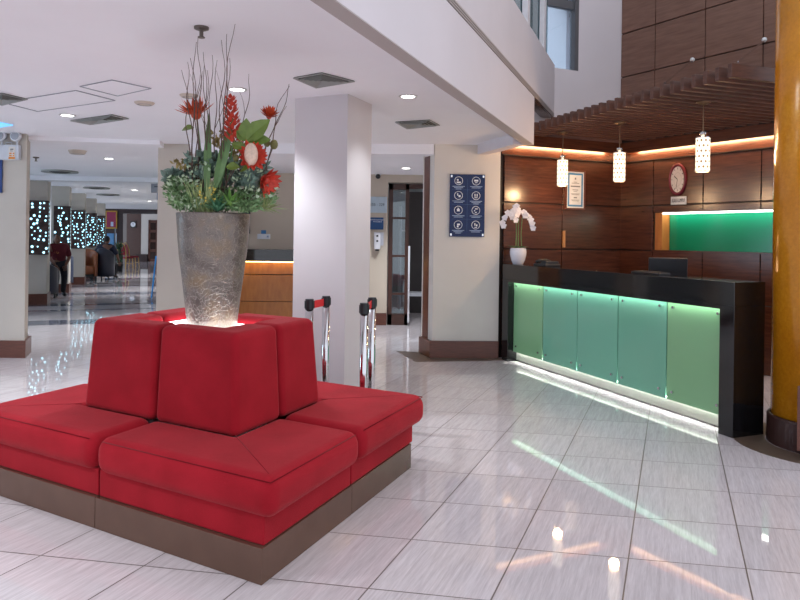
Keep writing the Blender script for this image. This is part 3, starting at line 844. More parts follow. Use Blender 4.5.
pl_ = thing('city_plate', 'small silver plate with dark capital letters under the wall clock', 'sign', p, rz)
MB().box((0, -0.006, 0), (0.215, 0.012, 0.1)).build('plate', plain('silver_plate', C(176, 184, 196), 0.35, 0.3), pl_, bevel=0.002)
o = text('lettering', 'KUALA LUMPUR', 0.05, TXT, pl_, (0, -0.0135, 0), (PI / 2, 0, 0)); o.scale = (0.5, 1.3, 1)
# certificate
p, rz = wall_frame(WL0, DL, NL, 574.5, 190, 0.032)
cf = thing('framed_certificate', 'framed certificate with a blue border hanging on the left wood wall', 'picture', p, rz)
MB().box((0, -0.008, 0), (0.30, 0.016, 0.49)).build('mount', WHT, cf)
fr = MB()
for c, s in (((-0.148, -0.013, 0), (0.02, 0.026, 0.505)), ((0.148, -0.013, 0), (0.02, 0.026, 0.505)), ((0, -0.013, 0.243), (0.3, 0.026, 0.02)), ((0, -0.013, -0.243), (0.3, 0.026, 0.02))): fr.box(c, s)
fr.build('frame', M['base_wood'], cf)
bl = MB()
for c, s in (((-0.108, -0.0175, 0), (0.022, 0.002, 0.43)), ((0.108, -0.0175, 0), (0.022, 0.002, 0.43)), ((0, -0.0175, 0.204), (0.238, 0.002, 0.022)), ((0, -0.0175, -0.204), (0.238, 0.002, 0.022))): bl.box(c, s)
bl.build('blue_border', plain('border_blue', C(70, 140, 196), 0.5), cf)
li = MB(); li.box((0, -0.0175, 0.145), (0.02, 0.002, 0.024))
for z, w_, h in ((0.1, 0.05, .006), (0.085, 0.12, .006), (0.045, 0.15, 0.014), (0.0, 0.09, .008), (-0.02, 0.06, .005), (-0.05, 0.14, .005), (-0.062, 0.12, .005), (-0.1, 0.05, 0.014), (-0.13, 0.13, .005), (-0.142, 0.11, .005)): li.box((0, -0.0175, z), (w_, 0.002, h))
li.build('text_lines', plain('grey_ink', C(110, 116, 130), 0.6), cf)
p, rz = wall_frame(WL0, DL, NL, 563.3, 239, 0.03)
tag(MB().box((0, -0.01, 0), (0.035, 0.02, 0.215)).build('wood_plaque', plain('pale_wood', C(170, 122, 78), 0.5), loc=p), 'narrow upright pale wooden strip fixed on the left wood wall below the certificate', 'plaque').rotation_euler = (0, 0, rz)

# ------------------------------------------------------------------ on the counter
def cpt(x, back, z=TOPZ):                       # point by counter coordinates
    return PN + (PF - PN).normalized() * x + CP * back + Vector((0, 0, z))
def csx(x, back=0.12):                          # how far along the counter the column x lies
    r = ray(x, 265); q = PN + CP * back
    D = (PF - PN).normalized()
    return (q.x - r.x * q.y) / (r.x * D.y - D.x)
s = csx(518, 0.15)
orc = thing('potted_orchid', 'white orchid in a glossy white pot at the far end of the counter', 'plant', cpt(s, 0.15))
MB().lathe([(0.0, 0), (0.058, 0), (0.062, 0.004), (0.082, 0.05), (0.097, 0.11), (0.1, 0.15), (0.094, 0.185), (0.088, 0.196), (0.082, 0.19), (0.084, 0.17), (0.0, 0.17)], seg=40, cap=False).build('pot', plain('white_ceramic', C(222, 222, 232), 0.12), orc, smooth=True)
lf = MB()
for k in range(9):
    a = k * 2 * PI / 9 + random.uniform(-.2, .2)
    lf.leaf((0.02 * math.cos(a), 0.02 * math.sin(a), 0.18), (math.cos(a), math.sin(a), 0.7), random.uniform(0.1, 0.15), 0.045, n=(-math.cos(a), -math.sin(a), 1), curl=0.35)
lf.build('leaves', GM['blade'], orc)
orchid_w = plain('orchid_white', C(240, 236, 240), 0.5, var=0.03, Subsurface_Weight=0.0)
for k, (bx, tx, tz, ln) in enumerate(((-0.03, -0.06, 0.64, -0.12), (0.0, -0.02, 0.68, -0.06), (0.04, 0.06, 0.60, 0.08))):
    pts = [Vector((bx, 0, 0.17)), Vector((bx * .8, 0.0, 0.36)), Vector((bx, -0.01, 0.55)), Vector((bx + ln * .3, -0.02, tz)), Vector((bx + ln * .75, -0.03, tz - 0.01)), Vector((bx + ln * 1.15, -0.04, tz - 0.08)), Vector((bx + ln * 1.3, -0.05, tz - 0.17))]
    st_ = MB().tube(pts, 0.0055, 6, 0.003).build('flower_stem', GM['blade'], orc)
    for j in range(9):
        t = 2.6 + j * 0.42
        i = min(int(t), 5); q = pts[i].lerp(pts[i + 1], t - i)
        c = q + Vector((random.uniform(-.028, .028), random.uniform(-.05, .01), random.uniform(-.02, .025)))
        b_ = MB(); ax = Vector((random.uniform(-.5, .5), -1, random.uniform(-.3, .3))).normalized()
        M3 = ax.to_track_quat('Z', 'Y').to_matrix()
        for m in range(5):
            a = m * 2 * PI / 5 + 0.3
            b_.leaf(c, M3 @ Vector((math.cos(a), math.sin(a), 0.15)), 0.04, 0.042, n=M3 @ Vector((0, 0, 1)), curl=0.1)
        b_.build('blossom', orchid_w, st_)
s = csx(549, 0.2)
ph = thing('desk_telephone', 'black desk telephone lying on the counter beside the orchid', 'telephone', cpt(s, 0.17), ANG_C)
MB().prism([(-0.12, -0.1), (0.12, -0.1), (0.12, 0.1), (-0.12, 0.1)], 0.0, 0.03, [(-0.12, -0.1), (0.12, -0.1), (0.12, 0.1), (-0.12, 0.1)]).build('base', M['black'], ph, bevel=0.008)
MB().prism([(-0.11, -0.09), (0.02, -0.09), (0.02, 0.09), (-0.11, 0.09)], 0.03, 0.06, [(-0.11, -0.08), (-0.04, -0.08), (-0.04, 0.08), (-0.11, 0.08)]).build('display_wedge', M['black'], ph, bevel=0.004)
MB().tube([(0.07, -0.09, 0.045), (0.07, -0.05, 0.06), (0.07, 0.05, 0.06), (0.07, 0.09, 0.045)], 0.02, 10).build('handset', M['dark_rubber'], ph, smooth=True)
s = csx(662, 0.45)
mo = thing('computer_monitor', 'black computer monitor seen from behind above the counter', 'monitor', cpt(s - 0.02, 0.5, 0.9), ANG_C + 0.95)
Mt = Matrix.Rotation(-0.12, 4, 'X')
MB().box((0, 0, 0.27), (0.34, 0.03, 0.26), M=Mt).build('screen_shell', M['black'], mo, bevel=0.008)
MB().box((0, 0.02 * BK, 0.15), (0.05, 0.04, 0.22)).build('stand_neck', M['black'], mo)
MB().box((0, 0, 0.008), (0.22, 0.17, 0.016)).build('stand_foot', M['black'], mo, bevel=0.004)
s = csx(653, 0.24)
kb = thing('keyboard', 'flat black keyboard on the counter top by the monitor', 'keyboard', cpt(s, 0.21), ANG_C)
MB().box((0, 0, 0.009), (0.36, 0.13, 0.018)).build('body', M['black'], kb, bevel=0.004)
ky = MB()
for i in range(4):
    for j in range(12): ky.box((-0.15 + j * 0.027, -0.042 + i * 0.028, 0.021), (0.021, 0.021, 0.006))
ky.build('keys', M['dark_rubber'], kb)

# ------------------------------------------------------------------ gold column, inlay, low wood box at the right edge
gt = fl(766, 437.5)
rd_ = Vector((gt.x, gt.y, 0)).normalized(); GC = gt + Vector((rd_.y, -rd_.x, 0)) * 0.35
def gold():
    t = NT('gold_column_paint'); v = t.coord()
    f = t.noise(v, 40, 6, 0.7); g = t.noise(v, 2.2, 4)
    t.set(Base_Color=t.ramp(t.math('ADD', t.math('MULTIPLY', f, .5), t.math('MULTIPLY', g, .5)), [(0.3, C(186, 112, 12)), (0.55, C(216, 142, 26)), (0.75, C(236, 172, 52))]), Roughness=0.2, Metallic=0.1, Coat_Weight=0.3)
    return t.m
struct('column_gold', MB().lathe([(0.325, 0.0), (0.325, 6.0)], c=GC, seg=72), gold(), smooth=True)
struct('column_gold_base', MB().lathe([(0.33, 0.0), (0.35, 0.0), (0.35, 0.195), (0.342, 0.205), (0.33, 0.207)], c=GC, seg=72, cap=False), plain('dark_brown_plinth', C(58, 34, 30), 0.4), smooth=False)
brown_floor = plain('brown_stone_inlay', C(100, 84, 72), 0.3, var=0.12, scale=30)
struct('trim_11', MB().lathe([(0.36, 0.0008), (0.585, 0.0008), (0.585, 0.002), (0.36, 0.002), (0.36, 0.0008)], c=GC, seg=72, cap=False), brown_floor)
pz = [fl(396, 351), fl(416, 362), fl(503, 360.5), B0 + Vector((0.01, -0.005, 0)), A0, A1]
struct('trim_12', MB().prism([Vector((q.x, q.y, 0)) for q in pz], 0.0006, 0.002), brown_floor)
e0 = fl(796, 460)
wb_ = thing('wooden_bench', 'dark wood bench end cut off by the right edge beside the gold column', 'bench', e0)
wbx = MB().prism([(0, 0), (0.55, -0.25), (0.66, -0.01), (0.1, 0.0)], 0.06, 0.5)
wbx.build('box', M['base_wood'], wb_, bevel=0.006)
MB().prism([(0.03, 0.0), (0.53, -0.22), (0.6, -0.03), (0.11, -0.015)], 0.0, 0.06).build('plinth', M['door_wood'], wb_)

# ------------------------------------------------------------------ safety notice on the white wall
pA = onwall(449.3, 205, wa, FDW); pB = onwall(484.3, 205, wa, FDW)
pc = (pA + pB) / 2
zt_, zb_ = onwall(466, 174.5, wa, FDW).z, onwall(466, 236.8, wa, FDW).z
SW, SH_ = (Vector((pB.x - pA.x, pB.y - pA.y, 0))).length, zt_ - zb_
sn = thing('safety_notice', 'glossy dark blue safety notice with eight white pictograms on the cream wall', 'sign', (pc.x, pc.y, (zt_ + zb_) / 2), math.atan2(FDW.y, FDW.x))
MB().box((0, -0.02, 0), (SW, 0.012, SH_)).build('acrylic_panel', plain('navy_acrylic', C(6, 30, 82), 0.02, var=0.02, Specular_IOR_Level=0.3), sn, bevel=0.0015)
ic, cp_ = MB(), MB()
faint = plain('pale_blue_print', C(150, 170, 200), 0.5)
for r in range(4):
    for c in range(2):
        cx, cz = (-0.5 + c) * SW * 0.5, SH_ * (0.5 - 0.105 - r * 0.235)
        ic.lathe([(0.046, 0.0265), (0.052, 0.0265), (0.052, 0.0275), (0.046, 0.0275), (0.046, 0.0265)], c=(cx, 0, cz), seg=28, cap=False, M=RX)
        k = r * 2 + c
        shapes = [[(-.012, .01, .02, .02), (0, -.02, .05, .02)], [(0, .005, .05, .022), (0, -.02, .03, .01)], [(-.01, .012, .012, .03), (.012, -.008, .025, .025)], [(-.013, .005, .012, .035), (.013, .005, .012, .035), (0, -.025, .04, .008)],
                  [(0, 0, .035, .03), (0, .022, .018, .01)], [(.006, .018, .03, .012), (-.016, -.004, .014, .014), (0, -.026, .02, .012)], [(.005, .005, .035, .02), (-.004, -.02, .02, .022)], [(-.01, .008, .012, .03), (.012, -.004, .018, .022), (0, -.028, .03, .01)]][k]
        for (x, z, w_, h) in shapes: ic.box((cx + x, -0.027, cz + z), (w_, 0.001, h))
        for j, w_ in enumerate((0.15, 0.11, 0.07)[: 2 + (k % 3 == 0)]): cp_.box((cx, -0.027, cz - 0.068 - j * 0.016), (w_, 0.001, 0.008))
ic.build('pictograms', WHT, sn); cp_.build('caption_lines', faint, sn)
dv = MB()
for r in range(3): dv.box((0, -0.027, SH_ * (0.5 - 0.248 - r * 0.235)), (SW * 0.86, 0.001, 0.002))
dv.box((0, -0.027, 0), (0.002, 0.001, SH_ * 0.84)); dv.build('divider_lines', plain('dim_blue_line', C(60, 100, 150), 0.5), sn)
for x in (-1, 1):
    for z in (-1, 1): MB().box((x * (SW / 2 - 0.02), -0.029, z * (SH_ / 2 - 0.025)), (0.02, 0.012, 0.028)).build('corner_clip', M['chrome'], sn)

# ------------------------------------------------------------------ back wall: counter, signs, door
def xw(x, Y=YB): return at(x, 240, Y).x
YC = 10.6
zc1 = at(275, 249.5, YC).z; zc2 = at(275, 261.5, YC).z; zc3 = at(275, 275.3, YC).z
sc = thing('wood_service_counter', 'honey wood service counter with a black top behind the lobby pillar', 'counter', (xw(262, YC), YC, 0))
MB().box((-0.2, 0.2, (zc1 + zc2) / 2), (2.6, 0.5, zc1 - zc2)).build('top', M['granite'], sc, bevel=0.004)
for (za, zb2) in ((0.02, 0.42), (0.43, zc3), (zc3 + 0.012, zc2)): MB().box((-0.2, 0.22, (za + zb2) / 2), (2.5, 0.3, zb2 - za)).build('front_panel', M['light_wood'], sc, bevel=0.002)
MB().box((-0.2, 0.0, zc2 - 0.008), (2.5, 0.03, 0.012)).build('light_strip', emit('amber_led', (1, 0.62, 0.16, 1), 9), sc)
fx1 = MB().box((0, -0.02, 0), (0.12, 0.04, 0.52)); tag(fx1.build('dark_picture', M['black'], loc=(xw(246.5), YB - 0.002, at(248, 218, YB).z)), 'dark framed panel on the back wall, half hidden by the tall planter', 'picture')
so = thing('wall_socket_box', 'white wall box with a blue tag above the wood service counter', 'socket', (xw(264), YB, at(264, 236.5, YB).z))
MB().box((0, -0.02, 0), (0.21, 0.04, 0.085)).build('box', WHT, so, bevel=0.006); MB().box((0.0, -0.042, 0.075), (0.08, 0.006, 0.06)).build('blue_tag', plain('blue_tag', C(50, 120, 180), 0.5), so)
MB().box((0.07, -0.042, 0.0), (0.03, 0.004, 0.03)).build('switch', faint, so)
dm = thing('security_camera', 'small white dome security camera high on the back wall', 'camera', (xw(377.3), YB, at(377, 176, YB).z))
MB().box((0, -0.03, 0.03), (0.09, 0.06, 0.04)).build('mount', WHT, dm); MB().ball((0, -0.05, -0.01), 0.042).build('lens_dome', M['black'], dm, smooth=True)
rs_ = thing('room_number_sign', 'pale blue room number sign beside the glass door, right of the pillar', 'sign', (xw(377.5), YB, at(377, 204.8, YB).z))
MB().box((0, -0.012, 0), (0.3, 0.02, 0.265)).build('plate', plain('pale_blue_plate', C(182, 200, 212), 0.3), rs_, bevel=0.002)
text('lettering', '155 - 229', 0.062, plain('slate_ink', C(60, 74, 88), 0.6), rs_, (-0.01, -0.023, 0), (PI / 2, 0, 0))
nb = thing('hand_sanitizer_sign', 'small blue sign with white lettering above the hand sanitizer', 'sign', (xw(376.0), YB, at(377, 223.5, YB).z))
MB().box((0, -0.008, 0), (0.24, 0.014, 0.2)).build('plate', plain('signal_blue', C(14, 74, 130), 0.35), nb)
o = text('lettering', 'HAND SANITIZER\nAVAILABLE', 0.03, WHT, nb, (0.02, -0.016, 0.045), (PI / 2, 0, 0))
ds = thing('sanitizer_dispenser', 'white wall mounted hand sanitizer dispenser under the small blue sign', 'dispenser', (xw(377.5), YB, at(377, 241, YB).z))
MB().box((0.02, -0.012, 0.035), (0.16, 0.014, 0.22)).build('back_plate', plain('grey_plate', C(196, 198, 208), 0.4), ds)
MB().box((0, -0.06, 0), (0.1, 0.09, 0.27)).build('housing', plain('white_plastic', C(228, 228, 234), 0.3), ds, bevel=0.015)
for z in (0.085, 0.0): MB().box((0, -0.107, z), (0.03, 0.004, 0.03)).build('window', M['black'], ds)
MB().box((0, -0.075, -0.15), (0.06, 0.05, 0.03)).build('nozzle', M['dark_rubber'], ds)
# glass door
xd0, xd1, xd2 = xw(388.3), xw(408.7), xw(436)
zd = at(398, 183.5, YB).z
dr = thing('glazed_door', 'narrow glass door with four panes in a dark wood frame, standing beside the opening', 'door', (xd0, YB + 0.02, 0))
W_ = xd1 - xd0
fm = MB()
fm.box((0.035, 0.04, zd / 2), (0.07, 0.08, zd)); fm.box((W_ - 0.03, 0.04, zd / 2), (0.06, 0.08, zd)); fm.box((W_ / 2, 0.04, zd - 0.05), (W_, 0.08, 0.1)); fm.box((W_ / 2, 0.04, 0.09), (W_, 0.08, 0.18))
rows = [at(398, y, YB).z for y in (218, 256, 294)]
for z in rows: fm.box((W_ / 2, 0.04, z), (W_, 0.07, 0.035))
fm.build('frame', M['door_wood'], dr)
zz = [0.18] + rows[::-1] + [zd - 0.1]
for a, b in zip(zz, zz[1:]): MB().box((W_ / 2, 0.04, (a + b) / 2), (W_ - 0.13, 0.008, b - a - 0.035)).build('pane', glass('door_pane', (0.7, 0.8, 0.84, 1), 0.12), dr)
MB().box((W_ + 0.01, -0.03, (at(409, 246, YB).z + 0.05) / 2), (0.03, 0.03, at(409, 246, YB).z - 0.05)).build('pull_handle', M['chrome'], dr)
MB().box((xd2 - xd0 - W_ - 0.0, 0, 0), (0.01, 0.01, 0.01)).bm.free()
struct('trim_13', MB().prism([(xd1, YB), (1.9, YB), (1.9, YB + 0.12), (xd1, YB + 0.12)], zd - 0.08, zd), M['door_wood'])
# passage behind the door
struct('wall_passage', MB().prism([(-0.6, 14.2), (2.4, 14.2), (2.4, 14.3), (-0.6, 14.3)], 0, 2.6), plain('pale_passage_paint', C(176, 186, 188), 0.8))
struct('wall_passage_dark', MB().prism([(xw(407, 13.2), 13.2), (2.4, 13.2), (2.4, 13.3), (xw(407, 13.2), 13.3)], 0, 2.35), plain('charcoal_panelling', C(66, 62, 62), 0.6))
struct('ceiling_passage', MB().prism([(-0.6, YB + .2), (2.4, YB + .2), (2.4, 14.3), (-0.6, 14.3)], 2.6, 2.65), M['ceil'])
struct('wall_passage_side', MB().prism([(-0.7, YB + .2), (-0.6, YB + .2), (-0.6, 14.3), (-0.7, 14.3)], 0, 2.6), M['beige'])
rk = thing('white_rail', 'white upright rail seen through the glass door panes', 'rail', (xw(400, 13.8), 13.8, 0))
MB().cyl((0, 0, 0), (0, 0, 2.1), 0.035, 10).build('upright', WHT, rk)
for z in (0.6, 1.1, 1.6): MB().box((0.14, 0, z), (0.32, 0.02, 0.03)).build('crossbar', WHT, rk)
bs = thing('low_bench', 'low white bench in the dark passage behind the glass door', 'bench', (xw(416, 12.6), 12.6, 0))
MB().box((0.25, 0, 0.42), (0.9, 0.4, 0.06)).build('seat', WHT, bs)
for x in (-0.15, 0.65): MB().box((x, 0, 0.195), (0.06, 0.36, 0.39)).build('leg', M['black'], bs)

# ------------------------------------------------------------------ stanchions
def stanchion(x, y, label):
    r = ray(x, y); t = (1.0 - H) / r.z
    p = Vector((r.x * t, t, 0))
    s_ = thing('barrier_post', label, 'barrier post', p, 0, 'chrome queue barrier posts')
    MB().lathe([(0.0, 0), (0.15, 0), (0.15, 0.01), (0.14, 0.02), (0.04, 0.04), (0.0, 0.041)], seg=36, cap=False).build('base', M['dark_rubber'], s_)
    MB().cyl((0, 0, 0.03), (0, 0, 0.93), 0.028, 24).build('post', M['chrome'], s_, smooth=True)
    h = MB().lathe([(0.0, 0.925), (0.031, 0.925), (0.031, 0.995), (0.030, 1.0), (0.0, 1.0)], seg=24, cap=False)
    h.build('belt_head', M['black'], s_)
    for k in range(3):
        a = k * PI / 2 + 0.4; MB().box((0.032 * math.cos(a), 0.032 * math.sin(a), 0.96), (0.007, 0.018, 0.055), rz=a).build('belt_socket', M['black'], s_)
    return s_, p
sa_, pa_ = stanchion(309.6, 299.0, 'chrome barrier post farthest left, half behind the sofa back')
sb_, pb_ = stanchion(326.2, 296.0, 'chrome barrier post in front of the white pillar, right end of the left red belt')
sc_, pc_ = stanchion(364.4, 303.0, 'nearer chrome barrier post of the right pair, left one')
sd_, pd_ = stanchion(372.3, 297.5, 'chrome barrier post of the right pair farther from the sofa, right one')
belt = plain('red_webbing', C(206, 26, 40), 0.6)
for root, a, b in ((sa_, pa_, pb_), (sc_, pc_, pd_)):
    d = b - a; d.normalize(); L_ = (b - a).length
    MB().bar(d * 0.045 + Vector((0, 0, 0.955)), d * (L_ - 0.045) + Vector((0, 0, 0.955)), 0.003, 0.055).build('belt', belt, root)
# ------------------------------------------------------------------ ceiling fittings
VENT = plain('vent_grey', C(150, 150, 146), 0.6)
VENTD = plain('vent_shadow', C(58, 58, 58), 0.8)
def vent(px, label, z=CZ):
    cs = [fl(x, y, z) for x, y in px]; c = sum(cs, Vector()) / 4
    t = thing('air_vent', label, 'air vent', (c.x, c.y, z))
    q = [p - c for p in cs]
    sc_ = lambda k: [Vector((p.x * k, p.y * k, 0)) for p in q]
    def ring(k0, k1, z0, z1):
        m = MB(); a, b = sc_(k0), sc_(k1)
        va = [m.bm.verts.new((p.x, p.y, z0)) for p in a]; vb = [m.bm.verts.new((p.x, p.y, z1)) for p in b]
        vc = [m.bm.verts.new((p.x, p.y, z0 + .006)) for p in a]; vd = [m.bm.verts.new((p.x, p.y, z1 + .006)) for p in b]
        for i in range(4):
            j = (i + 1) % 4
            m.bm.faces.new((va[i], va[j], vb[j], vb[i])); m.bm.faces.new((vc[i], vd[i], vd[j], vc[j]))
            m.bm.faces.new((va[i], vc[i], vc[j], va[j])); m.bm.faces.new((vb[i], vb[j], vd[j], vd[i]))
        return m
    b = MB().prism(sc_(0.97), -0.003, -0.001); b.build('backing', VENTD, t)
    ring(1.0, 0.86, -0.012, -0.010).build('frame', VENT, t)
    for k in (0.80, 0.62, 0.44, 0.26): ring(k, k - 0.1, -0.02, -0.006).build('louvre', VENT, t)
    return t
vent([(293, 77), (322, 72), (355, 80.5), (316, 87)], 'square ceiling air vent in front of the lobby pillar top')
vent([(395, 121.5), (430, 119.3), (440, 124.6), (407, 128.2)], 'square ceiling air vent between the lobby pillar and the white fascia')
vent([(70, 120), (112.5, 114), (129, 118), (90, 124)], 'grey ceiling air vent beside the lit downlight at upper left')
vent([(-24, 97.5), (2, 92.5), (28, 98.5), (2, 104.5)], 'dark ceiling air vent cut by the left edge of the picture')
HL = plain('hatch_joint', C(150, 152, 160), 0.7)
def hatch(px, label):
    cs = [fl(x, y, CZ) for x, y in px]; c = sum(cs, Vector()) / 4
    t = thing('ceiling_hatch', label, 'hatch', (c.x, c.y, CZ))
    q = [p - c for p in cs]; m = MB()
    for i in range(4): m.bar(q[i] + Vector((0, 0, -0.004)), q[(i + 1) % 4] + Vector((0, 0, -0.004)), 0.007, 0.006)
    m.build('joint', HL, t)
    MB().prism([p * 0.97 for p in q], -0.003, -0.001).build('lid', M['ceil'], t)
hatch([(37.5, 111), (115, 100), (76, 90), (2, 102)], 'large ceiling access hatch left of the speaker disc')
hatch([(117.5, 95.5), (151, 88), (112, 79.5), (80, 86)], 'small ceiling access hatch next to the larger hatch')
def disc(x, y, r, label, cat, name, mat, z=CZ, h=0.02):
    p = fl(x, y, z)
    t = thing(name, label, cat, (p.x, p.y, z))
    MB().lathe([(0.0, -h), (r * 0.8, -h), (r, -0.004), (r, 0.0), (0.0, 0.0)], seg=32, cap=False).build('cover', mat, t, smooth=False)
    MB().lathe([(r * 0.55, -h - 0.002), (r * 0.7, -h - 0.002), (r * 0.7, -h + .001), (r * 0.55, -h + .001), (r * .55, -h - .002)], seg=32, cap=False).build('ring', VENT, t)
    return t
sp_m = plain('beige_speaker', C(196, 182, 168), 0.6)
disc(144.5, 102.5, 0.085, 'beige round ceiling speaker beside the small hatch', 'speaker', 'ceiling_speaker', sp_m)
disc(189, 95, 0.075, 'beige round ceiling speaker behind the twigs of the arrangement', 'speaker', 'ceiling_speaker', sp_m)
disc(77.5, 150.5, 0.12, 'white smoke detector on the corridor ceiling', 'smoke detector', 'smoke_detector', sp_m, h=0.05)
def sprinkler(x, y, label, k=1.0):
    p = fl(x, y, CZ)
    t = thing('fire_sprinkler', label, 'sprinkler', (p.x, p.y, CZ))
    m_ = plain('sprinkler_metal', C(112, 104, 98), 0.35, 0.7)
    MB().lathe([(0.0, 0), (0.04 * k, 0), (0.04 * k, -0.012 * k), (0.02 * k, -0.02 * k), (0.0, -0.021 * k)], seg=20, cap=False).build('rosette', m_, t)
    MB().cyl((0, 0, -0.02 * k), (0, 0, -0.055 * k), 0.011 * k, 10).build('body', m_, t)
    MB().lathe([(0.0, -0.055 * k), (0.02 * k, -0.055 * k), (0.02 * k, -0.06 * k), (0.0, -0.06 * k)], seg=14, cap=False).build('deflector', m_, t)
sprinkler(201.5, 27, 'fire sprinkler on the ceiling right above the tall twigs')
sprinkler(36, 157, 'fire sprinkler on the corridor ceiling right of the cream pillar', 1.1)
DLR = plain('downlight_ring', C(210, 208, 206), 0.4)
DLE = emit('downlight_lens', (1, 0.98, 0.95, 1), 9)
def downlight(x, y, r, label, power, z=CZ, col=(0.9, 0.95, 1.0)):
    p = fl(x, y, z)
    t = thing('downlight', label, 'ceiling light', (p.x, p.y, z), 0, 'round recessed downlights')
    MB().lathe([(r * 0.8, -0.001), (r * 0.82, -0.008), (r * 1.1, -0.006), (r * 1.1, 0.0), (r * .8, -0.001)], seg=36, cap=False).build('ring', DLR, t)
    MB().lathe([(0.0, -0.004), (r * 0.82, -0.004), (r * 0.82, -0.001), (0.0, -0.001)], seg=36, cap=False).build('lens', DLE, t)
    if power:
        l = spot('beam', (0, 0, -0.03), power, col, 1.9, 0.8); l.parent = t
downlight(67.5, 115, 0.07, 'lit downlight beside the grey vent at the upper left', 110)
downlight(237, 89, 0.07, 'lit downlight seen behind the red spike flower', 90)
downlight(408, 96, 0.07, 'lit downlight right of the lobby pillar, near the fascia', 25)
downlight(268, 162, 0.075, 'lit downlight just right of the red flowers, over the service counter', 130)
downlight(406, 168, 0.075, 'lit downlight over the passage in front of the glass door', 140, 2.5)
downlight(109, 158.5, 0.075, 'nearest lit downlight of the far corridor', 230)
downlight(134.4, 190, 0.09, 'second lit downlight of the far corridor, left of the hanging sign', 240)
downlight(149.5, 201, 0.09, 'farthest lit downlight, before the dark portal of the corridor', 240)
for i_, (x, y, lab) in enumerate(((-2.6, 2.2, 'added fill spot over the sofa, left of the view'), (-3.6, 4.6, 'added fill spot beside the cream pillar, left of the view'), (-2.2, 0.2, 'added fill spot nearest to the camera, behind the view'), (-5.0, 1.4, 'added fill spot far left of the sofa, outside the view'))):
    spot('unseen_fill_spot', (x, y, CZ - 0.03), 110, (0.9, 0.95, 1.0), 1.9, 0.8)  # unseen spots without fixtures, added to brighten the ceiling
for i, (x, y) in enumerate(((60, 171), (82.5, 178.3), (96.7, 187.5), (108, 194.3))):
    p = fl(x, y, CZ)
    lab = ('round ceiling air diffuser in the corridor above the nearest lit panel', 'ceiling air diffuser in the corridor above the second lit panel', 'ceiling air diffuser in the corridor above the third and fourth lit panels', 'farthest ceiling air diffuser of the corridor, before the dark portal')[i]
    t = thing('air_diffuser', lab, 'air vent', (p.x, p.y, CZ), 0, 'corridor ceiling diffusers')
    MB().lathe([(0.0, -0.01), (0.25, -0.012), (0.3, -0.03), (0.31, -0.03), (0.31, 0), (0.0, 0)], seg=28, cap=False).build('plate', VENT, t)
    MB().lathe([(0.0, -0.035), (0.12, -0.035), (0.18, -0.02), (0.0, -0.018)], seg=28, cap=False).build('cone', VENTD, t)

# ------------------------------------------------------------------ corridor: dark floor bands, pillars, lit panels
CX = Vector((CP.x, CP.y, 0)); CY = Vector((CD.x, CD.y, 0))
band = plain('dark_marble_band', C(112, 114, 126), 0.08, var=0.2, scale=6)
for i, (y, h) in enumerate(((322.5, 4.5), (310.5, 1.0), (305.2, 1.6), (293.5, 2.4), (286, 1.2), (279, 1.6))):
    x_ = 60 if y > 300 else 110
    a, b = fl(x_, y - h / 2), fl(x_, y + h / 2)
    w_ = abs((a - b).dot(CY)) / 2; c = (a + b) / 2
    c3 = c
    struct('trim_%d' % (20 + i), MB().prism([c3 - CX * 4 - CY * w_, c3 + CX * (3.2 if y > 300 else 2.2) - CY * w_, c3 + CX * (3.2 if y > 300 else 2.2) + CY * w_, c3 - CX * 4 + CY * w_], 0.0005, 0.0015), band)
corr = [(31, 47, 32.5, 48.2, 200.5, 254.8, 13.7), (52.5, 69, 56.5, 70, 206, 251.2, 16.5), (71, 84.5, 73.6, 85.2, 210.2, 248.7, 19.25), (85, 95.6, 87, 96.5, 213, 246.6, 22.0), (95, 104.5, 97.6, 105.2, 215.6, 244.8, 25.5)]
WW = wood('panel_wood', C(44, 30, 28), C(66, 46, 42), 0.4)
GLOW = emit('lit_cutout', (0.45, 0.84, 1.0, 1), 1.5)
nam = ('lit dark wood panel with glowing leaf cut-outs on the nearest corridor pillar', 'second lit panel from the front, on the pillar behind the person in red', 'third lit panel along the corridor, in the middle of the row', 'fourth lit panel along the corridor, above the brown armchair', 'fifth and farthest lit panel of the corridor row, the dimmest')
rngs = random.Random(3)
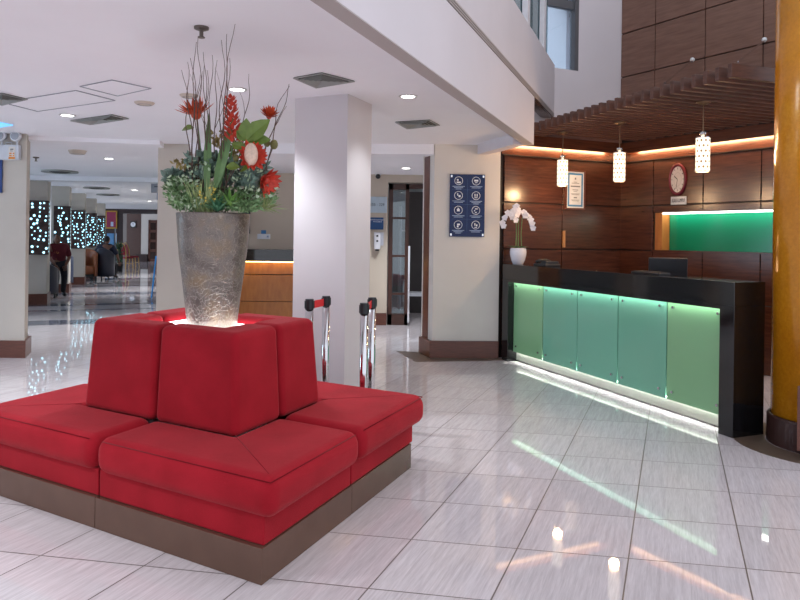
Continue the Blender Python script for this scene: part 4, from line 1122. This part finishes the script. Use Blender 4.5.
for k, (xa, xb_, xl, xr, yt, yb, Y) in enumerate(corr):
    pr_ = at(xb_, 240, Y + 0.14); pr_.z = 0
    wpil = (xb_ - xa) / 680 * Y + (0.35 if k == 0 else 0.0)
    struct('column_%d' % (4 + k), MB().prism([pr_ - CX * wpil, pr_, pr_ + CY * 0.55, pr_ - CX * wpil + CY * 0.55], 0, CZ + .01), M['pillar_beige'])
    struct('column_%d_skirting' % (4 + k), MB().prism([pr_ - CX * (wpil + .02) - CY * .02, pr_ + CX * .02 - CY * .02, pr_ + CX * .02 + CY * 0.57, pr_ - CX * (wpil + .02) + CY * 0.57], 0, 0.22), M['base_wood'])
    q0, q1 = at(xl, yt, Y), at(xr, yb, Y)
    bw_, zt2, zb2 = q1.x - q0.x, q0.z, q1.z
    bw_ = bw_ / CX.x
    t = thing('lit_wall_panel', nam[k], 'lamp', (q1.x, q1.y, zb2), math.atan2(CX.y, CX.x), 'lit corridor panels')
    hh = zt2 - zb2
    MB().box((-bw_ / 2, 0.07, hh / 2), (bw_, 0.14, hh)).build('panel_box', WW, t, bevel=0.004)
    g = MB()
    nc, nr_ = 3, 13
    for i in range(nr_):
        for j in range(nc):
            if rngs.random() < 0.2: continue
            cx = -bw_ + bw_ * (0.2 + 0.3 * j) + rngs.uniform(-.55, .55) * bw_ / 5
            cz = hh * (0.06 + 0.88 * i / (nr_ - 1)) + rngs.uniform(-.3, .3) * hh / nr_ * 0.8
            cx = min(max(cx, -bw_ + 0.035), -0.035)
            r = rngs.uniform(0.016, 0.030) * (0.75 if k == 4 else 1)
            n = rngs.choice((5, 6)); a0 = rngs.uniform(0, 6)
            vs = [g.bm.verts.new((cx + r * math.cos(a0 + 2 * PI * m / n) * rngs.uniform(.8, 1.1), -0.002, cz + r * math.sin(a0 + 2 * PI * m / n) * rngs.uniform(.9, 1.2))) for m in range(n)]
            g.bm.faces.new(vs)
        if i % 1 == 0:
            cz = hh * (0.06 + 0.88 * i / (nr_ - 1)); r = 0.022
            vs = [g.bm.verts.new((0.002, 0.07 + r * math.cos(2 * PI * m / 6) * 1.3, cz + r * math.sin(2 * PI * m / 6))) for m in range(6)]
            g.bm.faces.new(vs)
    g.build('glowing_cutouts', GLOW, t)
# outer wall of the corridor with its windows
w0_ = at(40, 240, 13.7); w0_.z = 0
o0 = w0_ - CX * 3.3 - CY * 9; 
cwl = MB()
def cw(s0, s1, z0, z1): cwl.prism([o0 + CY * s0, o0 + CY * s1, o0 + CY * s1 - CX * 0.2, o0 + CY * s0 - CX * 0.2], z0, z1)
cw(0, 32, 0, 0.6); cw(0, 32, 2.3, CZ)
for i in range(9): cw(i * 4 - 0.3, i * 4 + 0.3, 0.6, 2.3)
struct('wall_corridor', cwl, M['cream'])
wpn = MB(); wpn.prism([o0 - CX * .09, o0 + CY * 32 - CX * .09, o0 + CY * 32 - CX * .1, o0 - CX * .1], 0.6, 2.3)
for k_ in range(8):
    q = o0 + CY * (4 * k_ + 2) - CX * 0.3
    al = area('window_daylight', (q.x, q.y, 1.5), (0, 0, 0), 3.2, 1.6, 100, (0.8, 0.9, 1))
    al.rotation_euler = Vector((CX.x, CX.y, -0.12)).to_track_quat('-Z', 'Z').to_euler()
struct('window_3', wpn, glass('daylight_pane', (0.86, 0.94, 1, 1), 0.1))

# ------------------------------------------------------------------ far portal and room behind it
YP = 31.0
def xp(x, Y=YP): return at(x, 236, Y).x
def zp(y, x=130, Y=YP): return at(x, y, Y).z
brw = wood('dark_portal_wood', C(46, 26, 26), C(62, 38, 36), 0.4)
po = MB()
po.box(((xp(98) + xp(123)) / 2, YP + 0.2, CZ / 2), (xp(123) - xp(98), 0.4, CZ))
po.box(((xp(123) + xp(170)) / 2, YP + 0.2, (zp(213.5) + CZ + .1) / 2), (xp(170) - xp(123), 0.4, CZ + .1 - zp(213.5)))
struct('wall_portal', po, brw)
YF = 36.5
fw = MB(); fw.box(((xp(110, YF) + xp(141.5, YF)) / 2, YF, 1.5), (xp(141.5, YF) - xp(110, YF), 0.2, 3.0))
struct('wall_far_wood', fw, wood('walnut_panel', C(74, 48, 40), C(92, 62, 52), 0.4))
fc = MB(); fc.box(((xp(141.5, YF) + xp(175, YF)) / 2, YF, 1.5), (xp(175, YF) - xp(141.5, YF), 0.16, 3.0))
struct('wall_far_cream', fc, M['cream'])
fb = MB(); fb.box(((xp(138, YF) + xp(149, YF)) / 2, YF - 0.15, 0.2), (xp(149, YF) - xp(138, YF), 0.16, 0.4))
struct('baseboard_far', fb, brw)
struct('ceiling_far', MB().prism([(-22, YP + .4), (-8, YP + .4), (-8, YF + 1), (-22, YF + 1)], 2.75, 2.8), M['ceil'])
fcl = thing('far_wall_clock', 'small pale square clock on the dark wall at the corridor end', 'clock', (xp(133, YF - .15), YF - 0.1, zp(224.5, 133, YF)))
MB().box((0, -0.03, 0), (0.3, 0.06, 0.36)).build('case', plain('clock_case', C(40, 34, 34), 0.4), fcl)
MB().lathe([(0.0, 0.062), (0.13, 0.062), (0.13, 0.066), (0, 0.066)], seg=28, cap=False, M=RX).build('dial', WHT, fcl)
MB().box((0, -0.07, 0.03), (0.02, 0.004, 0.1)).build('hand', TXT, fcl)
fd = thing('far_glazed_door', 'brown door with stacked glass panes at the end of the corridor', 'door', (xp(153, YF - .15), YF - 0.12, 0))
dw_, dh_ = 0.5, zp(220, 153, YF)
f_ = MB(); f_.box((-dw_ / 2 + .05, 0, dh_ / 2), (0.1, 0.08, dh_)); f_.box((dw_ / 2 - .05, 0, dh_ / 2), (0.1, 0.08, dh_))
for i in range(5): f_.box((0, 0, 0.08 + (dh_ - 0.16) * i / 4), (dw_, 0.08, 0.14))
f_.build('frame', M['base_wood'], fd)
MB().box((0, 0.01, dh_ / 2), (dw_ - .1, 0.01, dh_ - .1)).build('pane', plain('dark_pane', C(60, 44, 40), 0.08), fd)
pst = thing('gold_framed_poster', 'red poster in a gold frame on the dark portal beside the far lit panels', 'picture', (xp(111.5), YP - 0.01, zp(219.7, 111)))
MB().box((0, -0.02, 0), (0.52, 0.04, 0.82)).build('frame', plain('gold_frame', C(196, 150, 60), 0.35, 0.4), pst)
MB().box((0, -0.043, 0), (0.42, 0.006, 0.7)).build('print', plain('crimson_print', C(150, 30, 72), 0.4), pst)
MB().box((0.04, -0.047, -0.2), (0.12, 0.004, 0.2)).build('pale_motif', plain('pale_blue_motif', C(190, 200, 226), 0.5), pst)
gs_ = thing('glass_display_stand', 'tall glass display stand with blue glow below the gold framed poster', 'stand', (xp(113, 29.5), 29.5, 0))
MB().box((0, 0, 0.4), (0.45, 0.4, 0.8)).build('cabinet', plain('slate_cabinet', C(70, 72, 84), 0.4), gs_)
MB().box((-0.05, 0, 1.15), (0.3, 0.3, 0.66)).build('glass_case', plain('blue_lit_case', C(86, 140, 190), 0.2), gs_)
MB().box((0.13, -0.1, 1.25), (0.05, 0.05, 0.9)).build('post', plain('grey_post', C(96, 98, 108), 0.4), gs_)
pg = thing('slim_potted_plant', 'slim green plant standing behind the person in the navy chair', 'plant', (xp(119.5, 26.5), 26.5, 0))
MB().lathe([(0, 0), (0.13, 0), (0.16, 0.3), (0.0, 0.3)], seg=20, cap=False).build('pot', M['black'], pg)
gl_ = MB()
for k in range(70):
    gl_.leaf((random.gauss(0, .04), random.gauss(0, .04), random.uniform(0.3, 1.0)), (random.gauss(0, .5), random.gauss(0, .5), 1), 0.22, 0.05)
gl_.build('foliage', plain('deep_green_leaf', C(48, 84, 56), 0.5, var=.3), pg)['kind'] = 'stuff'
# gold banquet chairs with red upholstery
goldm = plain('gold_chair_frame', C(190, 150, 86), 0.3, 0.5)
redp = plain('crimson_upholstery', C(140, 24, 40), 0.8)
def banquet(loc, rz, label):
    t = thing('banquet_chair', label, 'chair', loc, rz, 'gold banquet chairs')
    MB().box((0, 0, 0.46), (0.42, 0.42, 0.07)).build('seat', redp, t, bevel=0.02)
    b = MB(); b.prism([(-0.17, 0.2), (0.17, 0.2), (0.17, 0.24), (-0.17, 0.24)], 0.56, 1.0, [(-0.19, 0.28), (0.19, 0.28), (0.19, 0.32), (-0.19, 0.32)])
    b.build('backrest', redp, t, bevel=0.01)
    MB().tube([(-0.2, 0.2, 0.42), (-0.205, 0.24, 0.8), (-0.2, 0.31, 1.0), (-0.1, 0.33, 1.07), (0.1, 0.33, 1.07), (0.2, 0.31, 1.0), (0.205, 0.24, 0.8), (0.2, 0.2, 0.42)], 0.022, 8).build('back_frame', goldm, t)
    for x in (-0.19, 0.19):
        for y in (-0.19, 0.19): MB().tube([(x, y, 0.43), (x * 1.05, y * 1.2, 0.0)], 0.02, 8).build('leg', goldm, t)
    MB().box((0, -0.2, 0.2), (0.38, 0.02, 0.02)).build('stretcher', goldm, t)
banquet(fl(125.5, 268.5), 2.8, 'gold framed red banquet chair, left one before the dark portal')
banquet(fl(132.3, 267), 2.3, 'gold framed red banquet chair, right one of the two before the dark portal')
# hanging direction sign and blue stand beside the third pillar
hs = thing('hanging_sign', 'grey hanging sign under the corridor ceiling beside the cream pillar', 'sign', at(155, 188, 15))
MB().box((0.05, 0, 0), (0.26, 0.03, 0.21)).build('board', plain('grey_sign', C(160, 160, 168), 0.4), hs)
MB().box((0.06, -0.017, 0.03), (0.14, 0.004, 0.03)).build('text_lines', plain('sign_ink', C(96, 98, 108), 0.5), hs)
for x in (-0.05, 0.15): MB().cyl((x, 0, 0.1), (x, 0, CZ - hs.location.z), 0.006, 6).build('hanger', M['chrome'], hs)
MB().box((0.1, 0, -0.18), (0.1, 0.03, 0.16)).build('blue_flag', plain('pale_blue_flag', C(90, 130, 170), 0.5), hs)
bl0 = fl(151.5, 298)
es = thing('blue_easel', 'blue slanted easel leg leaning beside the cream pillar', 'easel', bl0)
tp = at(156, 257, bl0.y + 0.3) - bl0
bm_ = plain('blue_paint', C(50, 160, 240), 0.4)
MB().tube([(0, 0, 0.0), tuple(tp)], 0.018, 8).build('leg', bm_, es)
MB().tube([(0.16, 0, 0.0), tuple(tp + Vector((0.12, 0, 0)))], 0.025, 8).build('leg', bm_, es)
MB().tube([(0.04, 0.3, 0.0), tuple(tp + Vector((0.06, 0.03, 0)))], 0.025, 8).build('leg', bm_, es)
MB().bar(tp + Vector((-0.01, 0, 0)), tp + Vector((0.13, 0, 0)), 0.05, 0.05).build('head', bm_, es)

# ------------------------------------------------------------------ tub chairs
def tub(loc, rz, mat, label, hb=1.0, ha=0.68, group=None, sc=1.0):
    t = thing('tub_chair', label, 'armchair', loc, rz, group)
    n = 22; inner, outer = [], []
    sh = MB(); rows = []
    for i in range(n + 1):
        a = -2.0 + 4.0 * i / n                    # 0 = back (+Y)
        top = ha + (hb - ha) * max(0, math.cos(a * 0.62)) ** 1.3
        s_, c_ = math.sin(a), math.cos(a)
        ro, ri = 0.37 * sc, 0.29 * sc
        rows.append([Vector((ro * s_, ro * c_, 0.13)), Vector((ro * s_, ro * c_, top - .03)), Vector(((ro - .03) * s_, (ro - .03) * c_, top)), Vector(((ri + .02) * s_, (ri + .02) * c_, top)), Vector((ri * s_, ri * c_, top - .03)), Vector((ri * s_, ri * c_, 0.13))])
    sh.ring_loft(rows, cap=True, closed=True)
    sh.build('back_shell', mat, t, smooth=True)
    MB().lathe([(0, 0.2), (0.29 * sc, 0.2), (0.295 * sc, 0.4), (0.27 * sc, 0.45), (0, 0.455)], seg=28, cap=False).build('seat', mat, t, smooth=True)
    MB().lathe([(0, 0.1), (0.3 * sc, 0.1), (0.3 * sc, 0.2), (0, 0.2)], seg=28, cap=False).build('base_ring', M['black'], t)
    for x in (-.2, .2):
        for y in (-.2, .2): MB().cyl((x, y, 0), (x, y, 0.12), 0.025, 8).build('leg', M['black'], t)
    return t
navy = plain('navy_leather', C(44, 46, 62), 0.35)
greyb = plain('blue_grey_leather', C(70, 82, 112), 0.35)
tan = plain('tan_leather', C(150, 88, 56), 0.35)
GP = 'tub chairs in the corridor lounge'
f0 = fl(40.5, 298.2); tub(f0, PI * 0.85, navy, 'dark navy tub chair half hidden by the nearest corridor pillar', 0.92, 0.6, GP, 1.1)
f1 = fl(58, 287.6); tub(f1, -0.5 * PI, greyb, 'blue grey tub chair behind the person in the dark red shirt', 0.85, 0.6, GP)
f2 = fl(105, 279.5); tub(f2, PI, navy, 'dark navy tub chair seen from behind with a person sitting in it', 1.0, 0.66, GP, 0.78)
f3 = fl(84.5, 280.4); tub(f3, 0.35, tan, 'tan leather tub chair under the fourth lit panel', 0.98, 0.7, GP)

# ------------------------------------------------------------------ people
skin_m = plain('brown_skin', C(112, 74, 58), 0.5, var=0.05)
hair_m = plain('black_hair', C(20, 18, 20), 0.6)
def skinned(name, J, E_, mat, parent, sub=2, root=None):
    names = list(J); idx = {n: i for i, n in enumerate(names)}
    me = bpy.data.meshes.new(name)
    me.from_pydata([J[n][0] for n in names], [(idx[a], idx[b]) for a, b in E_], [])
    o = bpy.data.objects.new(name, me); COL.objects.link(o); o.parent = parent
    me.materials.append(mat)
    m = o.modifiers.new('skin', 'SKIN'); m.use_smooth_shade = True
    for i, n in enumerate(names):
        r = J[n][1]; r = (r, r) if isinstance(r, (int, float)) else r
        me.skin_vertices[0].data[i].radius = r
        me.skin_vertices[0].data[i].use_root = (n == (root or names[0]))
    s = o.modifiers.new('sub', 'SUBSURF'); s.levels = sub; s.render_levels = sub
    return o
def head(J, c, axis_up, face, parent, r=0.1):
    # skull with nose, eyes, ears, mouth and hair
    z = Vector(axis_up).normalized(); y = Vector(face).normalized(); y = (y - z * y.dot(z)).normalized(); x = y.cross(z)
    Mx = Matrix((x, y, z)).transposed().to_4x4(); c = Vector(c)
    h = MB().ball(c, r, sx=.76, sy=.95, sz=1.2, seg=20, M=Mx)
    h.ball(c + Mx @ Vector((0, r * .92, -r * .15)), r * .17, sz=1.5, seg=8, M=Mx)
    for s in (-1, 1): h.ball(c + Mx @ Vector((s * r * .76, 0, -.05 * r)), r * .2, sx=.5, sz=1.4, seg=8, M=Mx)
    h.lathe([(r * .48, 0), (r * .44, -r * 1.5)], c=c + Mx @ Vector((0, -r * .1, -r * .55)), seg=14, M=Mx)
    o = h.build('head', skin_m, parent, smooth=True)
    e = MB()
    for s in (-1, 1): e.ball(c + Mx @ Vector((s * r * .3, r * .84, r * .12)), r * .1, seg=8)
    e.build('eyes', M['black'], o)
    MB().ball(c + Mx @ Vector((0, r * .82, -r * .55)), r * .2, sy=.4, sz=.3, seg=8, M=Mx).build('mouth', plain('lips', C(100, 50, 46), .5), o)
    hm = MB().ball(c + Mx @ Vector((0, -r * .16, r * .2)), r * 1.02, sx=.8, sy=.92, sz=1.08, seg=20, M=Mx)
    hm.build('hair', hair_m, o, smooth=True)
    return o
def hand(J_, wrist, d, parent, palm_n=(0, 0, -1)):
    d = Vector(d).normalized(); n = Vector(palm_n); s = d.cross(n).normalized(); w = Vector(wrist)
    m = MB(); m.ball(w + d * .045, .04, sx=.9, sy=1.15, sz=.5, seg=10, M=d.to_track_quat('Y', 'Z').to_matrix().to_4x4())
    for k, L_ in enumerate((.062, .072, .068, .052)):
        b = w + d * .08 + s * (k - 1.5) * .02; m.tube([b, b + d * L_ * .6 + n * .006, b + d * L_ + n * .03], .0095, 6, .007)
    b = w + d * .03 + s * -.036; m.tube([b, b + d * .03 - s * .022, b + d * .06 - s * .024 + n * .012], .011, 6, .008)
    return m.build('hand', skin_m, parent, smooth=True)
# person in a red shirt perched on the near chair's arm
r0 = fl(58.5, 297)
p1 = thing('person', 'person in a dark red patterned shirt leaning by a chair between corridor pillars', 'person', (r0.x, r0.y, 0), 0.85); p1.scale = (.93, .93, .96)
# local: +X to the right, -Y towards us
B1 = {'hip': ((0.02, 0.05, 0.80), (.15, .11)), 'waist': ((0.0, 0.0, 0.97), (.14, .10)), 'chest': ((-0.03, -0.06, 1.13), (.165, .115)), 'neck': ((-0.07, -0.1, 1.27), .055),
      'sl': ((-0.22, -0.05, 1.19), .06), 'el': ((-0.27, -0.12, 0.93), .045), 'wl': ((-0.2, -0.28, 0.78), .034), 'sr': ((0.15, -0.06, 1.19), .06), 'er': ((0.19, -0.14, 0.94), .045), 'wr': ((0.05, -0.26, 0.76), .034),
      'hl': ((-0.08, 0.04, 0.76), .095), 'kl': ((-0.09, -0.08, 0.46), .062), 'al': ((-0.09, 0.0, 0.09), .042), 'tl': ((-0.09, -0.14, 0.045), .038),
      'hr': ((0.12, 0.04, 0.76), .095), 'kr': ((0.11, -0.06, 0.46), .062), 'ar': ((0.12, 0.04, 0.09), .042), 'tr': ((0.13, -0.1, 0.045), .038)}
E1 = [('hip', 'waist'), ('waist', 'chest'), ('chest', 'neck'), ('chest', 'sl'), ('sl', 'el'), ('el', 'wl'), ('chest', 'sr'), ('sr', 'er'), ('er', 'wr'), ('hip', 'hl'), ('hl', 'kl'), ('kl', 'al'), ('al', 'tl'), ('hip', 'hr'), ('hr', 'kr'), ('kr', 'ar'), ('ar', 'tr')]
def clothes(B, Eg, names, grow, name, mat, parent, root):
    J = {n: (B[n][0], tuple(x + grow for x in (B[n][1] if isinstance(B[n][1], tuple) else (B[n][1],) * 2))) for n in names}
    return skinned(name, J, [e for e in Eg if e[0] in J and e[1] in J], mat, parent, 2, root)
def shirt_mat():
    t = NT('dark_red_batik'); v = t.coord()
    f = t.noise(v, 9, 5, .7)
    t.set(Base_Color=t.ramp(f, [(0.5, C(92, 12, 30)), (0.62, C(92, 12, 30)), (0.66, C(170, 100, 60))]), Roughness=.8)
    return t.m
skinned('body', B1, E1, skin_m, p1)
clothes(B1, E1, ('hip', 'waist', 'chest', 'neck', 'sl', 'el', 'sr', 'er'), .026, 'shirt', shirt_mat(), p1, 'hip')
drk = plain('black_trousers', C(24, 24, 32), .8)
clothes(B1, E1, ('waist', 'hip', 'hl', 'kl', 'al', 'hr', 'kr', 'ar'), .016, 'trousers', drk, p1, 'hip')
for a, b in (('al', 'tl'), ('ar', 'tr')):
    clothes(B1, E1, (a, b), .012, 'shoe', M['black'], p1, a)
head(None, (-0.1, -0.13, 1.375), (-0.1, -0.1, 1), (-0.35, -1, -0.1), p1, .1)
hand(None, B1['wl'][0], (0.25, -.5, -.5), p1); hand(None, B1['wr'][0], (-0.3, -.5, -.5), p1)
# person in a navy shirt sitting in the far chair, back to us
p2 = thing('person', 'person in a navy shirt sitting in the dark tub chair, seen from behind', 'person', (f2.x, f2.y, 0), 0.0)
B2 = {'hip': ((0, -0.02, 0.54), (.15, .11)), 'waist': ((0.0, -0.04, 0.74), (.15, .10)), 'chest': ((0.01, -0.02, 0.98), (.18, .12)), 'neck': ((0.03, 0.0, 1.14), .055),
      'sl': ((-0.2, 0.0, 1.04), .065), 'el': ((-0.34, 0.08, 0.84), .05), 'wl': ((-0.3, 0.26, 0.76), .036), 'sr': ((0.23, 0.0, 1.04), .065), 'er': ((0.36, 0.05, 0.78), .05), 'wr': ((0.37, 0.16, 0.58), .036),
      'hl': ((-0.1, 0.02, 0.53), .09), 'kl': ((-0.13, 0.42, 0.5), .065), 'al': ((-0.13, 0.46, 0.1), .042), 'tl': ((-0.14, 0.6, 0.05), .038),
      'hr': ((0.1, 0.02, 0.53), .09), 'kr': ((0.13, 0.42, 0.5), .065), 'ar': ((0.13, 0.46, 0.1), .042), 'tr': ((0.14, 0.6, 0.05), .038)}
skinned('body', B2, E1, skin_m, p2)
clothes(B2, E1, ('hip', 'waist', 'chest', 'neck', 'sl', 'el', 'sr', 'er'), .03, 'shirt', plain('navy_shirt', C(26, 30, 52), .8), p2, 'hip')
clothes(B2, E1, ('waist', 'hip', 'hl', 'kl', 'al', 'hr', 'kr', 'ar'), .016, 'trousers', drk, p2, 'hip')
for a, b in (('al', 'tl'), ('ar', 'tr')): clothes(B2, E1, (a, b), .012, 'shoe', M['black'], p2, a)
head(None, (0.05, 0.02, 1.26), (0.05, 0.05, 1), (0.25, 1, -0.1), p2, .1)
hand(None, B2['wl'][0], (0.1, .6, -.3), p2); hand(None, B2['wr'][0], (0, .4, -.7), p2)

# ------------------------------------------------------------------ emergency light on the cream pillar
YE = 7.86
ep = at(2, 152.5, YE)
em = thing('emergency_light', 'white twin head emergency light on the cream pillar at the left', 'emergency light', (ep.x, YE + 0.03, ep.z))
zt3 = at(10, 145, YE).z - ep.z; zb3 = at(10, 160, YE).z - ep.z; xr3 = at(20, 150, YE).x - ep.x
wp_ = plain('white_plastic_case', C(206, 208, 214), .4)
MB().box((xr3 / 2 - 0.1, -0.03, (zt3 + zb3) / 2), (xr3 + 0.2, 0.06, zt3 - zb3)).build('case', wp_, em, bevel=.006)
lb_ = MB().box((xr3 - 0.075, -0.062, -0.01), (0.075, 0.003, 0.15)).build('label', plain('label_white', C(220, 214, 206), .5), em)
orm = plain('label_orange', C(232, 140, 30), .5)
ob = MB(); ob.box((xr3 - .075, -.065, -.065), (.072, .003, .022))
for z in (-.038, -.012): ob.box((xr3 - .09, -.065, z), (.026, .003, .014)); ob.box((xr3 - .055, -.065, z), (.016, .003, .014))
ob.build('orange_blocks', orm, lb_)
ib = MB(); ib.box((xr3 - .075, -.065, .035), (.035, .003, .01)); ib.box((xr3 - .08, -.065, .015), (.03, .003, .006)); ib.build('text_lines', TXT, lb_)
for x in (0.0, at(17.3, 136, YE).x - ep.x):
    zc = at(8, 136.3, YE).z - ep.z
    MB().cyl((x, -.03, zt3), (x, -.03, zc - .05), .012, 8).build('stalk', wp_, em)
    hd = MB().lathe([(0, -.05), (.05, -.045), (.062, 0), (.062, .012), (.055, .02), (0, .022)], c=(x, -.06, zc), seg=28, cap=False, M=RX).build('lamp_head', wp_, em, smooth=True)
    MB().lathe([(0, .0225), (.046, .0225), (.04, .027), (0, .028)], c=(x, -.06, zc), seg=24, cap=False, M=RX).build('lens', plain('clear_lens', C(170, 176, 184), .1, .4), hd)
xm = (at(9, 136, YE).x - ep.x)
MB().tube([(xm - .035, -.03, zt3), (xm - .035, -.03, zt3 + .03), (xm + .035, -.03, zt3 + .03), (xm + .035, -.03, zt3)], .006, 6).build('handle', wp_, em)
ps = tag(MB().box((0, -.008, 0), (0.25, .016, .5)).build('blue_poster', plain('navy_poster', C(26, 60, 120), .3), loc=(at(1.2, 170, YE).x - .125, YE + .03, at(1, 171, YE).z)), 'navy blue poster on the cream pillar, cut off by the left edge', 'poster')
# gleam of the ceiling panel at the far left
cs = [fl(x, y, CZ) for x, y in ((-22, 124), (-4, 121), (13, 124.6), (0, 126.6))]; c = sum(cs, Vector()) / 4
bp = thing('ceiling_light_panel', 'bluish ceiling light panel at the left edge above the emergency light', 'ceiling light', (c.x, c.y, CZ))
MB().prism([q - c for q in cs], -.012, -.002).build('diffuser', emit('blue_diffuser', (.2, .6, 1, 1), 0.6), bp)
# ------------------------------------------------------------------ world, camera, view
w = bpy.data.worlds.new('World'); SC.world = w; w.use_nodes = True
bg = w.node_tree.nodes['Background']
bg.inputs['Color'].default_value = (0.86, 0.90, 1.0, 1); bg.inputs['Strength'].default_value = 1.0
cam = bpy.data.cameras.new('camera'); co = bpy.data.objects.new('camera', cam); COL.objects.link(co)
cam.sensor_width = 36; cam.lens = F / 800 * 36; cam.shift_y = -(300 - HZ) / 800
co.matrix_world = Matrix.Translation((0, 0, H)) @ Matrix.Rotation(PI / 2, 4, 'X') @ Matrix.Rotation(ROLL, 4, 'Z')
cam.clip_end = 200
SC.camera = co
SC.view_settings.view_transform = 'Standard'; SC.view_settings.look = 'None'
SC.view_settings.gamma = 1; SC.view_settings.use_curve_mapping = False
SC.view_settings.exposure = 0.48
SC.cycles.use_denoising = True
SC.cycles.max_bounces = 8; SC.cycles.transparent_max_bounces = 12
SC.cycles.sample_clamp_indirect = 6
